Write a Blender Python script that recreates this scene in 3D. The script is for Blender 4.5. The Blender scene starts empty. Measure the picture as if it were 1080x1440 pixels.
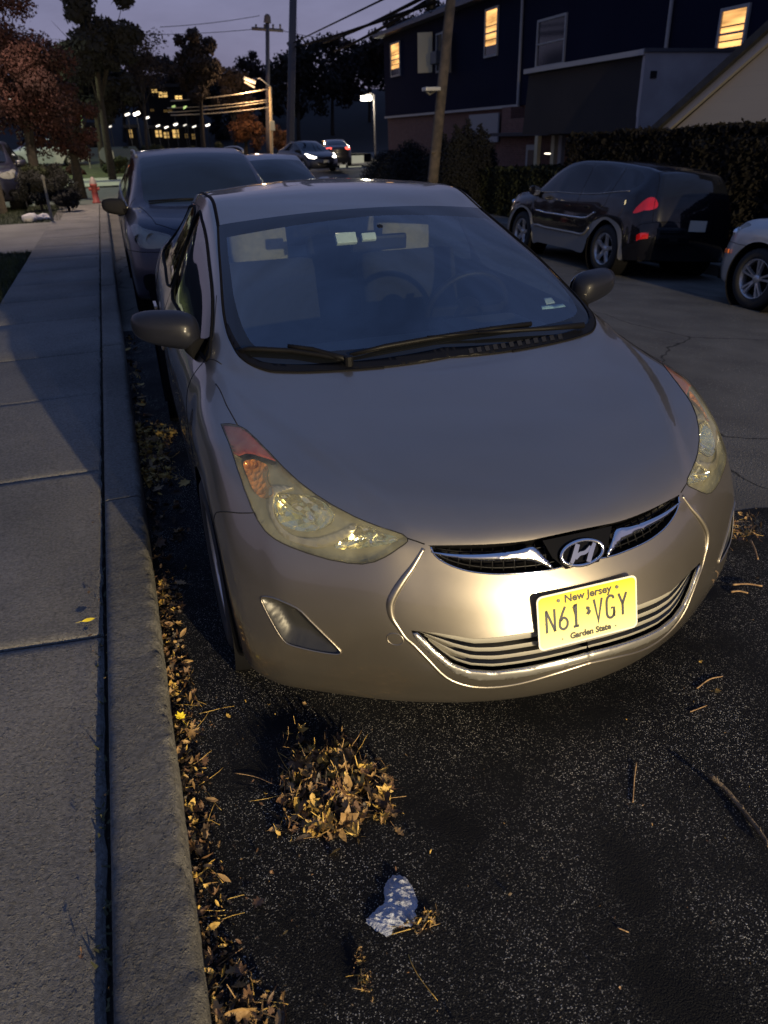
import bpy, bmesh, math, random
import numpy as np
from mathutils import Vector, Matrix, noise
from mathutils.geometry import delaunay_2d_cdt
from mathutils.bvhtree import BVHTree
R = math.radians
rnd = random.Random(7)
scene = bpy.context.scene
COL = scene.collection

# ------------------------------------------------------------ tagging
def tag(o, label=None, cat=None, group=None, kind=None):
    if label: o['label'] = label
    if cat: o['category'] = cat
    if group: o['group'] = group
    if kind: o['kind'] = kind
    return o

def empty(name, loc=(0, 0, 0), rz=0.0):
    o = bpy.data.objects.new(name, None)
    o.location = loc
    o.rotation_euler = (0, 0, rz)
    o.empty_display_size = .2
    COL.objects.link(o)
    return o

def link_mesh(name, me, mats, parent=None):
    o = bpy.data.objects.new(name, me)
    COL.objects.link(o)
    if parent is not None: o.parent = parent
    for m in (mats if isinstance(mats, (list, tuple)) else [mats]):
        me.materials.append(m)
    return o

class MB:
    """collects primitives and links them as one mesh"""
    def __init__(s): s.bm = bmesh.new(); s.smooth = False
    def _m(s, loc, rot):
        return Matrix.Translation(loc) @ (rot if isinstance(rot, Matrix) else Matrix.Rotation(rot or 0, 4, 'Z'))
    def box(s, c, d, rot=None, bevel=0, mi=0):
        r = bmesh.ops.create_cube(s.bm, size=1, matrix=s._m(c, rot) @ Matrix.Diagonal((*d, 1)))
        vs = r['verts']
        fs = list({f for v in vs for f in v.link_faces})
        for f in fs: f.material_index = mi
        if bevel:
            es = list({e for v in vs for e in v.link_edges})
            bmesh.ops.bevel(s.bm, geom=es, offset=bevel, segments=2, affect='EDGES', profile=.7)
        return s
    def cyl(s, p0, p1, r0, r1=None, n=16, caps=True, mi=0):
        p0 = Vector(p0); p1 = Vector(p1); d = p1 - p0
        if r1 is None: r1 = r0
        q = d.to_track_quat('Z', 'Y').to_matrix().to_4x4()
        r = bmesh.ops.create_cone(s.bm, cap_ends=caps, segments=n, radius1=r0, radius2=max(r1, 1e-4), depth=d.length,
                                  matrix=Matrix.Translation((p0 + p1) / 2) @ q)
        for f in {f for v in r['verts'] for f in v.link_faces}: f.material_index = mi
        return s
    def tube(s, pts, r, n=8, closed=False, mi=0):
        """swept tube along points; r scalar or list"""
        pts = [Vector(p) for p in pts]
        N = len(pts); rings = []
        up = Vector((0, 0, 1)); prev = None
        for i, p in enumerate(pts):
            a = pts[(i - 1) % N] if (closed or i > 0) else p
            b = pts[(i + 1) % N] if (closed or i < N - 1) else p
            t = (b - a)
            if t.length < 1e-9: t = Vector((0, 0, 1))
            t.normalize()
            if prev is None:
                x = t.cross(up)
                if x.length < .1: x = t.cross(Vector((1, 0, 0)))
            else:
                x = prev - t * prev.dot(t)
            x.normalize(); prev = x
            y = t.cross(x)
            rr = r[i] if isinstance(r, (list, tuple)) else r
            rings.append([s.bm.verts.new(p + (x * math.cos(k * 2 * math.pi / n) + y * math.sin(k * 2 * math.pi / n)) * rr) for k in range(n)])
        M = N if closed else N - 1
        for i in range(M):
            A, B = rings[i], rings[(i + 1) % N]
            for k in range(n):
                f = s.bm.faces.new((A[k], A[(k + 1) % n], B[(k + 1) % n], B[k])); f.smooth = True; f.material_index = mi
        if not closed:
            s.bm.faces.new(rings[0][::-1]).material_index = mi; s.bm.faces.new(rings[-1]).material_index = mi
        return s
    def lathe(s, prof, M=None, n=32, mi=0, smooth=True, a0=0, a1=2 * math.pi):
        """profile (r, z) revolved round local Z, then M"""
        M = M or Matrix()
        full = abs(a1 - a0 - 2 * math.pi) < 1e-6
        K = n if full else n + 1
        rings = [[s.bm.verts.new(M @ Vector((r * math.cos(a0 + (a1 - a0) * k / n), r * math.sin(a0 + (a1 - a0) * k / n), z))) for k in range(K)] for r, z in prof]
        for i in range(len(prof) - 1):
            for k in range(n):
                k2 = (k + 1) % K
                try:
                    f = s.bm.faces.new((rings[i][k], rings[i][k2], rings[i + 1][k2], rings[i + 1][k]))
                    f.smooth = smooth; f.material_index = mi
                except ValueError: pass
        return s
    def prism(s, poly, d0, d1, M=None, mi=0):
        """polygon (x, y) extruded between local z d0 and d1, then M"""
        M = M or Matrix()
        a = [s.bm.verts.new(M @ Vector((x, y, d0))) for x, y in poly]
        b = [s.bm.verts.new(M @ Vector((x, y, d1))) for x, y in poly]
        n = len(poly)
        fs = [s.bm.faces.new(a[::-1]), s.bm.faces.new(b)]
        for i in range(n):
            fs.append(s.bm.faces.new((a[i], a[(i + 1) % n], b[(i + 1) % n], b[i])))
        for f in fs: f.material_index = mi
        return s
    def face(s, pts, mi=0):
        f = s.bm.faces.new([s.bm.verts.new(p) for p in pts]); f.material_index = mi
        return s
    def build(s, name, mats, parent=None, smooth=None):
        bmesh.ops.recalc_face_normals(s.bm, faces=s.bm.faces[:])
        me = bpy.data.meshes.new(name)
        s.bm.to_mesh(me); s.bm.free()
        if smooth is not None:
            for p in me.polygons: p.use_smooth = smooth
        return link_mesh(name, me, mats, parent)
    def build_raw(s, name, mats, parent=None):
        me = bpy.data.meshes.new(name)
        s.bm.to_mesh(me); s.bm.free()
        return link_mesh(name, me, mats, parent)

# ------------------------------------------------------------ materials
MATS = {}
def principled(name, col, rough=.5, metal=0.0, **kw):
    if name in MATS: return MATS[name]
    m = bpy.data.materials.new(name); m.use_nodes = True
    nt = m.node_tree; b = nt.nodes['Principled BSDF']
    b.inputs['Base Color'].default_value = (*col, 1)
    b.inputs['Roughness'].default_value = rough
    b.inputs['Metallic'].default_value = metal
    for k, v in kw.items():
        b.inputs[k.replace('_', ' ')].default_value = v
    MATS[name] = m
    return m

def N(nt, t, **kw):
    n = nt.nodes.new(t)
    for k, v in kw.items():
        if k.startswith('i_'): n.inputs[k[2:].replace('_', ' ')].default_value = v
        else: setattr(n, k, v)
    return n

def noisy(name, c0, c1, scale=5, rough=.8, bump=0.0, bscale=60, detail=6, metal=0.0, lo=.35, hi=.65, bdist=.01, spec=.5, vor=0):
    """two tone noise colour with noise bump"""
    if name in MATS: return MATS[name]
    m = principled(name, c0, rough, metal)
    nt = m.node_tree; b = nt.nodes['Principled BSDF']; L = nt.links.new
    b.inputs['Specular IOR Level'].default_value = spec
    tc = N(nt, 'ShaderNodeTexCoord')
    nz = N(nt, 'ShaderNodeTexNoise', i_Scale=scale, i_Detail=detail)
    L(tc.outputs['Object'], nz.inputs['Vector'])
    cr = N(nt, 'ShaderNodeValToRGB')
    cr.color_ramp.elements[0].position = lo; cr.color_ramp.elements[0].color = (*c0, 1)
    cr.color_ramp.elements[1].position = hi; cr.color_ramp.elements[1].color = (*c1, 1)
    L(nz.outputs['Fac'], cr.inputs['Fac']); L(cr.outputs['Color'], b.inputs['Base Color'])
    if bump:
        n2 = N(nt, 'ShaderNodeTexNoise', i_Scale=bscale, i_Detail=4)
        L(tc.outputs['Object'], n2.inputs['Vector'])
        bp = N(nt, 'ShaderNodeBump', i_Strength=bump, i_Distance=bdist)
        L(n2.outputs['Fac'], bp.inputs['Height']); L(bp.outputs['Normal'], b.inputs['Normal'])
    return m

def emission(name, col, s):
    if name in MATS: return MATS[name]
    m = bpy.data.materials.new(name); m.use_nodes = True; nt = m.node_tree
    nt.nodes.remove(nt.nodes['Principled BSDF'])
    e = N(nt, 'ShaderNodeEmission', i_Strength=s); e.inputs['Color'].default_value = (*col, 1)
    nt.links.new(e.outputs[0], nt.nodes['Material Output'].inputs[0]); MATS[name] = m
    return m

def two_sided_fresnel(nt, ior):
    ge = N(nt, 'ShaderNodeNewGeometry'); mr = N(nt, 'ShaderNodeMapRange'); mr.inputs['To Min'].default_value = ior; mr.inputs['To Max'].default_value = 1 / ior
    nt.links.new(ge.outputs['Backfacing'], mr.inputs['Value']); fr = N(nt, 'ShaderNodeFresnel'); nt.links.new(mr.outputs[0], fr.inputs['IOR']); return fr

def glass(name, tint, refl_ior=1.5, haze=0.0, haze_col=(.5, .5, .5), rough=.02):
    """thin glass: tinted see-through, mirror-like sheen by Fresnel, optional haze"""
    if name in MATS: return MATS[name]
    m = bpy.data.materials.new(name); m.use_nodes = True; nt = m.node_tree; L = nt.links.new
    nt.nodes.remove(nt.nodes['Principled BSDF'])
    tr = N(nt, 'ShaderNodeBsdfTransparent'); tr.inputs[0].default_value = (*tint, 1)
    gl = N(nt, 'ShaderNodeBsdfGlossy', i_Roughness=rough)
    gl.inputs[0].default_value = (1, 1, 1, 1)
    fr = two_sided_fresnel(nt, refl_ior)
    mx = N(nt, 'ShaderNodeMixShader'); base = tr
    if haze:
        df = N(nt, 'ShaderNodeBsdfDiffuse'); df.inputs[0].default_value = (*haze_col, 1)
        tl = N(nt, 'ShaderNodeMixShader', i_Fac=haze); L(tr.outputs[0], tl.inputs[1]); L(df.outputs[0], tl.inputs[2]); base = tl
    L(fr.outputs[0], mx.inputs[0]); L(base.outputs[0], mx.inputs[1]); L(gl.outputs[0], mx.inputs[2])
    L(mx.outputs[0], nt.nodes['Material Output'].inputs[0]); MATS[name] = m
    return m

def car_paint(name, col, metal=.55, rough=.38, flake=.0, coat=.6, inside=(.02, .02, .022), coat_rough=.05, dust=.12, spec=.5):
    """metallic paint outside, dark trim on the inner side of the shell"""
    if name in MATS: return MATS[name]
    m = principled(name, col, rough, metal); nt = m.node_tree; b = nt.nodes['Principled BSDF']; L = nt.links.new
    b.inputs['Specular IOR Level'].default_value = spec; b.inputs['Coat Weight'].default_value = coat; b.inputs['Coat Roughness'].default_value = coat_rough
    tc = N(nt, 'ShaderNodeTexCoord')
    nz = N(nt, 'ShaderNodeTexNoise', i_Scale=3.0, i_Detail=8, i_Roughness=.7); L(tc.outputs['Object'], nz.inputs['Vector'])
    mr = N(nt, 'ShaderNodeMapRange'); mr.inputs['To Min'].default_value = rough - .05; mr.inputs['To Max'].default_value = rough + .09
    L(nz.outputs['Fac'], mr.inputs['Value']); L(mr.outputs[0], b.inputs['Roughness'])
    # faint film of road dust over the colour
    dn = N(nt, 'ShaderNodeTexNoise', i_Scale=1.7, i_Detail=9, i_Roughness=.72); L(tc.outputs['Object'], dn.inputs['Vector'])
    dr = N(nt, 'ShaderNodeMapRange'); dr.inputs['From Min'].default_value = .45; dr.inputs['From Max'].default_value = .8; dr.inputs['To Min'].default_value = 0; dr.inputs['To Max'].default_value = dust; L(dn.outputs['Fac'], dr.inputs['Value'])
    dc = N(nt, 'ShaderNodeMix', data_type='RGBA'); dc.inputs[6].default_value = (*col, 1); dc.inputs[7].default_value = (.30, .27, .22, 1); L(dr.outputs[0], dc.inputs[0]); L(dc.outputs[2], b.inputs['Base Color'])
    # light dust specks
    n2 = N(nt, 'ShaderNodeTexNoise', i_Scale=420.0, i_Detail=2); L(tc.outputs['Object'], n2.inputs['Vector'])
    bp = N(nt, 'ShaderNodeBump', i_Strength=.05 + flake, i_Distance=.0006); L(n2.outputs['Fac'], bp.inputs['Height'])
    L(bp.outputs[0], b.inputs['Normal'])
    ge = N(nt, 'ShaderNodeNewGeometry'); df = N(nt, 'ShaderNodeBsdfDiffuse'); df.inputs[0].default_value = (*inside, 1)
    mx = N(nt, 'ShaderNodeMixShader'); L(ge.outputs['Backfacing'], mx.inputs[0]); L(b.outputs[0], mx.inputs[1]); L(df.outputs[0], mx.inputs[2])
    L(mx.outputs[0], nt.nodes['Material Output'].inputs[0])
    return m

# ------------------------------------------------------------ lofted shell
class Shell:
    """smooth half body of a car through a net of points, x >= 0, mirrored"""
    def __init__(s, net):
        P = np.array(net, float)                    # rows x cols x 3
        s.P = P
        du = np.linalg.norm(np.diff(P, axis=0), axis=2).mean(axis=1)
        dv = np.linalg.norm(np.diff(P, axis=1), axis=2).mean(axis=0)
        s.ku = np.concatenate([[0], np.cumsum(np.maximum(du, .02))]); s.kv = np.concatenate([[0], np.cumsum(np.maximum(dv, .02))])
        s.U, s.V = s.ku[-1], s.kv[-1]
    @staticmethod
    def _tan(P, k, sym=False):
        n = len(k); h = np.diff(k); T = np.empty_like(P)
        sh = (-1,) + (1,) * (P.ndim - 1)
        d = (P[1:] - P[:-1]) / h.reshape(sh)
        a = (h[:-1] / (h[:-1] + h[1:])).reshape(sh)
        T[1:-1] = d[:-1] * (1 - a) + d[1:] * a
        T[0] = d[0]; T[-1] = d[-1]
        if sym:                                     # flat crossing of the centre line
            T[0] = d[0]; T[0][..., 1:] = 0
        return T
    @staticmethod
    def _ev(P, T, k, t):
        i = np.clip(np.searchsorted(k, t, side='right') - 1, 0, len(k) - 2)
        h = k[i + 1] - k[i]; s_ = (t - k[i]) / h
        sh = (-1,) + (1,) * (P.ndim - 1)
        S = s_.reshape(sh); H = h.reshape(sh)
        return ((2 * S**3 - 3 * S**2 + 1) * P[i] + (S**3 - 2 * S**2 + S) * H * T[i] +
                (-2 * S**3 + 3 * S**2) * P[i + 1] + (S**3 - S**2) * H * T[i + 1])
    crease = None
    def pts(s, u, v):
        P = s._pts(u, v)
        if s.crease is not None:
            cu, cv, A, wd = s.crease; u = np.asarray(u, float); v = np.asarray(v, float)
            vc = np.interp(u, cu, cv); a = np.interp(u, cu, A); d = v - vc; t = np.clip(d / wd, 0, 1); k = t * t * (3 - 2 * t) * np.exp(-np.maximum(d, 0) / .16)
            P[:, 2] -= a * k; P[:, 2] += a * .25 * np.exp(-(d / .09) ** 2)
        return P
    def _pts(s, u, v):
        """u, v arrays of equal length -> points"""
        u = np.asarray(u, float); v = np.asarray(v, float)
        Pv = np.swapaxes(s.P, 0, 1); Tv = s._tan(Pv, s.kv, True)
        Q = s._ev(Pv, Tv, s.kv, v)                  # n x rows x 3
        Qr = np.swapaxes(Q, 0, 1); Tr = s._tan(Qr, s.ku)
        i = np.clip(np.searchsorted(s.ku, u, side='right') - 1, 0, len(s.ku) - 2)
        h = s.ku[i + 1] - s.ku[i]; t = ((u - s.ku[i]) / h)[:, None]; n = np.arange(len(u)); H = h[:, None]
        return ((2*t**3 - 3*t**2 + 1) * Qr[i, n] + (t**3 - 2*t**2 + t) * H * Tr[i, n] + (-2*t**3 + 3*t**2) * Qr[i+1, n] + (t**3 - t**2) * H * Tr[i+1, n])
    def nrm(s, u, v):
        e = 7e-3; u = np.asarray(u, float); v = np.asarray(v, float)
        u0, u1 = np.maximum(u - e, 0), np.minimum(u + e, s.U); v0, v1 = np.maximum(v - e, 0), np.minimum(v + e, s.V)
        a = s.pts(u1, v) - s.pts(u0, v); b = s.pts(u, v1) - s.pts(u, v0)
        n = np.cross(b, a); n /= np.maximum(np.linalg.norm(n, axis=1), 1e-9)[:, None]
        n[v < 1e-5, 0] = 0
        return n / np.maximum(np.linalg.norm(n, axis=1), 1e-9)[:, None]
    def idx(s, iu, iv):
        """net index (float) -> parameter in metres"""
        return float(np.interp(iu, range(len(s.ku)), s.ku)), float(np.interp(iv, range(len(s.kv)), s.kv))
    def bvh(s, step=.03):
        nu, nv = int(s.U / step) + 1, int(s.V / step) + 1
        uu, vv = np.meshgrid(np.linspace(0, s.U, nu), np.linspace(0, s.V, nv), indexing='ij')
        s.gu, s.gv = uu.ravel(), vv.ravel(); P = s.pts(s.gu, s.gv)
        s.gp = P; quads = []
        for i in range(nu - 1):
            for j in range(nv - 1):
                a = i * nv + j
                quads += [(a, a + nv, a + 1), (a + 1, a + nv, a + nv + 1)]
        s.gt = quads
        s.tree = BVHTree.FromPolygons([Vector(p) for p in P], quads)
    def _uv(s, loc, fi):
        a, b, c = s.gt[fi]; A, B, C = (Vector(s.gp[k]) for k in (a, b, c))
        n = (B - A).cross(C - A); ar = n.length_squared
        wb = (loc - A).cross(C - A).dot(n) / ar; wc = (B - A).cross(loc - A).dot(n) / ar; wa = 1 - wb - wc
        return (wa * s.gu[a] + wb * s.gu[b] + wc * s.gu[c], wa * s.gv[a] + wb * s.gv[b] + wc * s.gv[c])
    def near(s, p):
        loc, n, fi, d = s.tree.find_nearest(Vector(p)); return s._uv(loc, fi)
    def hit(s, o, d):
        loc, n, fi, dd = s.tree.ray_cast(Vector(o), Vector(d))
        return None if loc is None else s._uv(loc, fi)

def in_poly(p, poly):
    x, y = p; r = False; n = len(poly); j = n - 1
    for i in range(n):
        xi, yi = poly[i]; xj, yj = poly[j]
        if (yi > y) != (yj > y) and x < (xj - xi) * (y - yi) / (yj - yi) + xi: r = not r
        j = i
    return r

def dens(poly, step, closed=True):
    out = []; n = len(poly)
    for i in range(n if closed else n - 1):
        a, b = poly[i], poly[(i + 1) % n]
        L = math.hypot(b[0] - a[0], b[1] - a[1]); k = max(1, int(L / step))
        for t in range(k): out.append((a[0] + (b[0] - a[0]) * t / k, a[1] + (b[1] - a[1]) * t / k))
    if not closed: out.append(poly[-1])
    return out

def cr_line(pts, k=6, closed=False):
    """Catmull-Rom smoothing of a polyline (any dimension)"""
    P = [tuple(p) for p in pts]; n = len(P); out = []
    M = n if closed else n - 1
    for i in range(M):
        p1, p2 = P[i], P[(i + 1) % n]
        p0 = P[(i - 1) % n] if closed or i > 0 else tuple(2*a - b for a, b in zip(p1, p2))
        p3 = P[(i + 2) % n] if closed or i < n - 2 else tuple(2*a - b for a, b in zip(p2, p1))
        for t in range(k):
            s = t / k
            out.append(tuple(.5 * (2*b + (c - a)*s + (2*a - 5*b + 4*c - d)*s*s + (3*b - a - 3*c + d)*s**3) for a, b, c, d in zip(p0, p1, p2, p3)))
    if not closed: out.append(P[-1])
    return out

def cdt_regions(shell, regions, step=.03, dom=None):
    """regions: ordered (name, polygon in parameter metres). returns verts, {name: tris}"""
    U, V = shell.U, shell.V
    pts, edges = [], []
    def addpoly(poly):
        poly = [(min(max(a, 0), U), min(max(b, 0), V)) for a, b in poly]
        b0 = len(pts); pts.extend(poly); n = len(poly)
        edges.extend([(b0 + i, b0 + (i + 1) % n) for i in range(n)])
    addpoly(dens([(0, 0), (U, 0), (U, V), (0, V)], step))
    for nm, poly in regions: addpoly(dens(poly, step))
    nu, nv = int(U / step), int(V / step)
    for i in range(1, nu):
        for j in range(1, nv):
            pts.append((U * i / nu + ((j % 2) - .5) * step * .3, V * j / nv))
    vs, es, fs, *_ = delaunay_2d_cdt([Vector(p) for p in pts], edges, [], 0, 1e-6)
    res = {nm: [] for nm, _ in regions}; res['rest'] = []
    V2 = [(v.x, v.y) for v in vs]
    bb = [(min(p[0] for p in q), max(p[0] for p in q), min(p[1] for p in q), max(p[1] for p in q)) for _, q in regions]
    for f in fs:
        c = (sum(V2[k][0] for k in f) / 3, sum(V2[k][1] for k in f) / 3)
        for (nm, poly), q in zip(regions, bb):
            if q[0] <= c[0] <= q[1] and q[2] <= c[1] <= q[3] and in_poly(c, poly):
                res[nm].append(tuple(f)); break
        else: res['rest'].append(tuple(f))
    return V2, res

def shell_mesh(name, shell, V2, tris, mats, parent, sides=(1, -1), off=0.0, offf=None, join=True):
    """build mesh of the triangles, on one or both sides; off = offset along the normal"""
    used = sorted({k for t in tris for k in t}); mp = {k: i for i, k in enumerate(used)}
    if not used: return None
    u = np.array([V2[k][0] for k in used]); v = np.array([V2[k][1] for k in used])
    P = shell.pts(u, v); Nn = shell.nrm(u, v)
    o = off if offf is None else np.array([offf(a, b) for a, b in zip(u, v)])[:, None]
    P = P + Nn * o
    verts, faces, nrm = [], [], []; seam = {}
    for s in sides:
        b = len(verts); loc = []
        for i, (p, n) in enumerate(zip(P, Nn)):
            if v[i] < 1e-6 and len(sides) == 2:
                if i in seam: loc.append(seam[i]); continue
                seam[i] = len(verts); p = (0, p[1], p[2])
            loc.append(len(verts)); verts.append((p[0] * s, p[1], p[2])); nrm.append((n[0] * s, n[1], n[2]))
        for t in tris:
            a, c, d = (loc[mp[k]] for k in t)
            A, C, D = (np.array(verts[q]) for q in (a, c, d))
            g = np.cross(C - A, D - A); m = np.array(nrm[a]) + nrm[c] + nrm[d]
            faces.append((a, c, d) if g @ m > 0 else (a, d, c))
    me = bpy.data.meshes.new(name); me.from_pydata(verts, [], faces); me.update()
    for p in me.polygons: p.use_smooth = True
    if offf is None:
        me.normals_split_custom_set_from_vertices([tuple(n) for n in nrm])
    return link_mesh(name, me, mats, parent)

def surf_line(shell, uvs, side=1, off=0.0):
    u = np.array([p[0] for p in uvs]); v = np.array([p[1] for p in uvs])
    P = shell.pts(u, v) + shell.nrm(u, v) * off
    return [Vector((p[0] * side, p[1], p[2])) for p in P]

def patch(name, shell, poly, mats, parent, off=.002, thick=.006, step=.02, sides=(1, -1), bulge=0.0):
    """a raised piece lying on the shell: polygon in parameter space, with thickness"""
    poly = dens(poly, step); xs = [p[0] for p in poly]; ys = [p[1] for p in poly]
    pts = list(poly); n = len(poly); edges = [(i, (i + 1) % n) for i in range(n)]
    x = min(xs) + step / 2
    while x < max(xs):
        y = min(ys) + step / 2
        while y < max(ys):
            if in_poly((x, y), poly): pts.append((x, y))
            y += step
        x += step
    vs, es, fs, *_ = delaunay_2d_cdt([Vector(p) for p in pts], edges, [], 0, 1e-7)
    V2 = [(max(v.x, 0), max(v.y, 0)) for v in vs]
    tr = [f for f in fs if in_poly((sum(V2[k][0] for k in f) / 3, sum(V2[k][1] for k in f) / 3), poly)]
    cnt = {}
    for f in tr:
        for i in range(3):
            e = (f[i], f[(i + 1) % 3]); cnt[tuple(sorted(e))] = cnt.get(tuple(sorted(e)), 0) + 1
    bnd = {k for e, c in cnt.items() if c == 1 for k in e}
    u = np.array([p[0] for p in V2]); v = np.array([p[1] for p in V2])
    B = shell.pts(u, v); Nn = shell.nrm(u, v)
    bm = bmesh.new()
    for s in sides:
        top = []; bot = []
        for i in range(len(V2)):
            h = off + (bulge if i not in bnd else 0); p = B[i] + Nn[i] * (h + thick); q = B[i] + Nn[i] * off
            top.append(bm.verts.new((p[0] * s, p[1], p[2]))); bot.append(bm.verts.new((q[0] * s, q[1], q[2])))
        for f in tr:
            ff = f if s > 0 else f[::-1]
            g = bm.faces.new([top[k] for k in ff]); g.smooth = True
        for e, c in cnt.items():
            if c == 1:
                a, b = e
                if v[a] < 1e-6 and v[b] < 1e-6: continue
                bm.faces.new((top[a], top[b], bot[b], bot[a]))
        for k in range(len(V2)):
            pass
    for v_ in [v_ for v_ in bm.verts if not v_.link_faces]: bm.verts.remove(v_)
    bmesh.ops.remove_doubles(bm, verts=bm.verts[:], dist=1e-5)
    bmesh.ops.recalc_face_normals(bm, faces=bm.faces[:])
    me = bpy.data.meshes.new(name); bm.to_mesh(me); bm.free()
    return link_mesh(name, me, mats, parent)
# ------------------------------------------------------------ camera
CAM_LOC = (-1.01218, -1.38844, 1.62816)
YAW, PITCH, ROLL, FOC = 0.31993836, 0.47593674, -0.03232369, 1030.778
def cam_axes():
    cy, sy = math.cos(YAW), math.sin(YAW); cp, sp = math.cos(PITCH), math.sin(PITCH)
    f = Vector((sy * cp, cy * cp, -sp)); r = Vector((cy, -sy, 0)); u = r.cross(f)
    return r * math.cos(ROLL) + u * math.sin(ROLL), -r * math.sin(ROLL) + u * math.cos(ROLL), f
CR, CU, CF = cam_axes()
cam_d = bpy.data.cameras.new('camera'); cam = bpy.data.objects.new('camera', cam_d); COL.objects.link(cam)
cam_d.sensor_fit = 'VERTICAL'; cam_d.sensor_height = 36; cam_d.lens = FOC * 36 / 1440
cam_d.dof.use_dof = True; cam_d.dof.focus_distance = 2.4; cam_d.dof.aperture_fstop = 4.5
cam_d.clip_start = .05; cam_d.clip_end = 3000
M4 = Matrix((CR, CU, -CF)).transposed().to_4x4(); M4.translation = CAM_LOC
cam.matrix_world = M4
scene.camera = cam


UVLOG = {}
def TRK(shell, key, pix, side=-1):
    """survey points on the shell (recorded once, kept as surface coordinates)"""
    out = []
    for (x, y) in pix:
        d = CF + CR * ((x - 540) / FOC) - CU * ((y - 720) / FOC)
        o = Vector(CAM_LOC)
        if side < 0: o = Vector((-o.x, o.y, o.z)); d = Vector((-d.x, d.y, d.z))
        h = shell.hit(o, d)
        if h is None: print('TR miss', key, (x, y)); continue
        out.append((round(h[0], 4), round(h[1], 4)))
    UVLOG[key] = out
    return out


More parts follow.
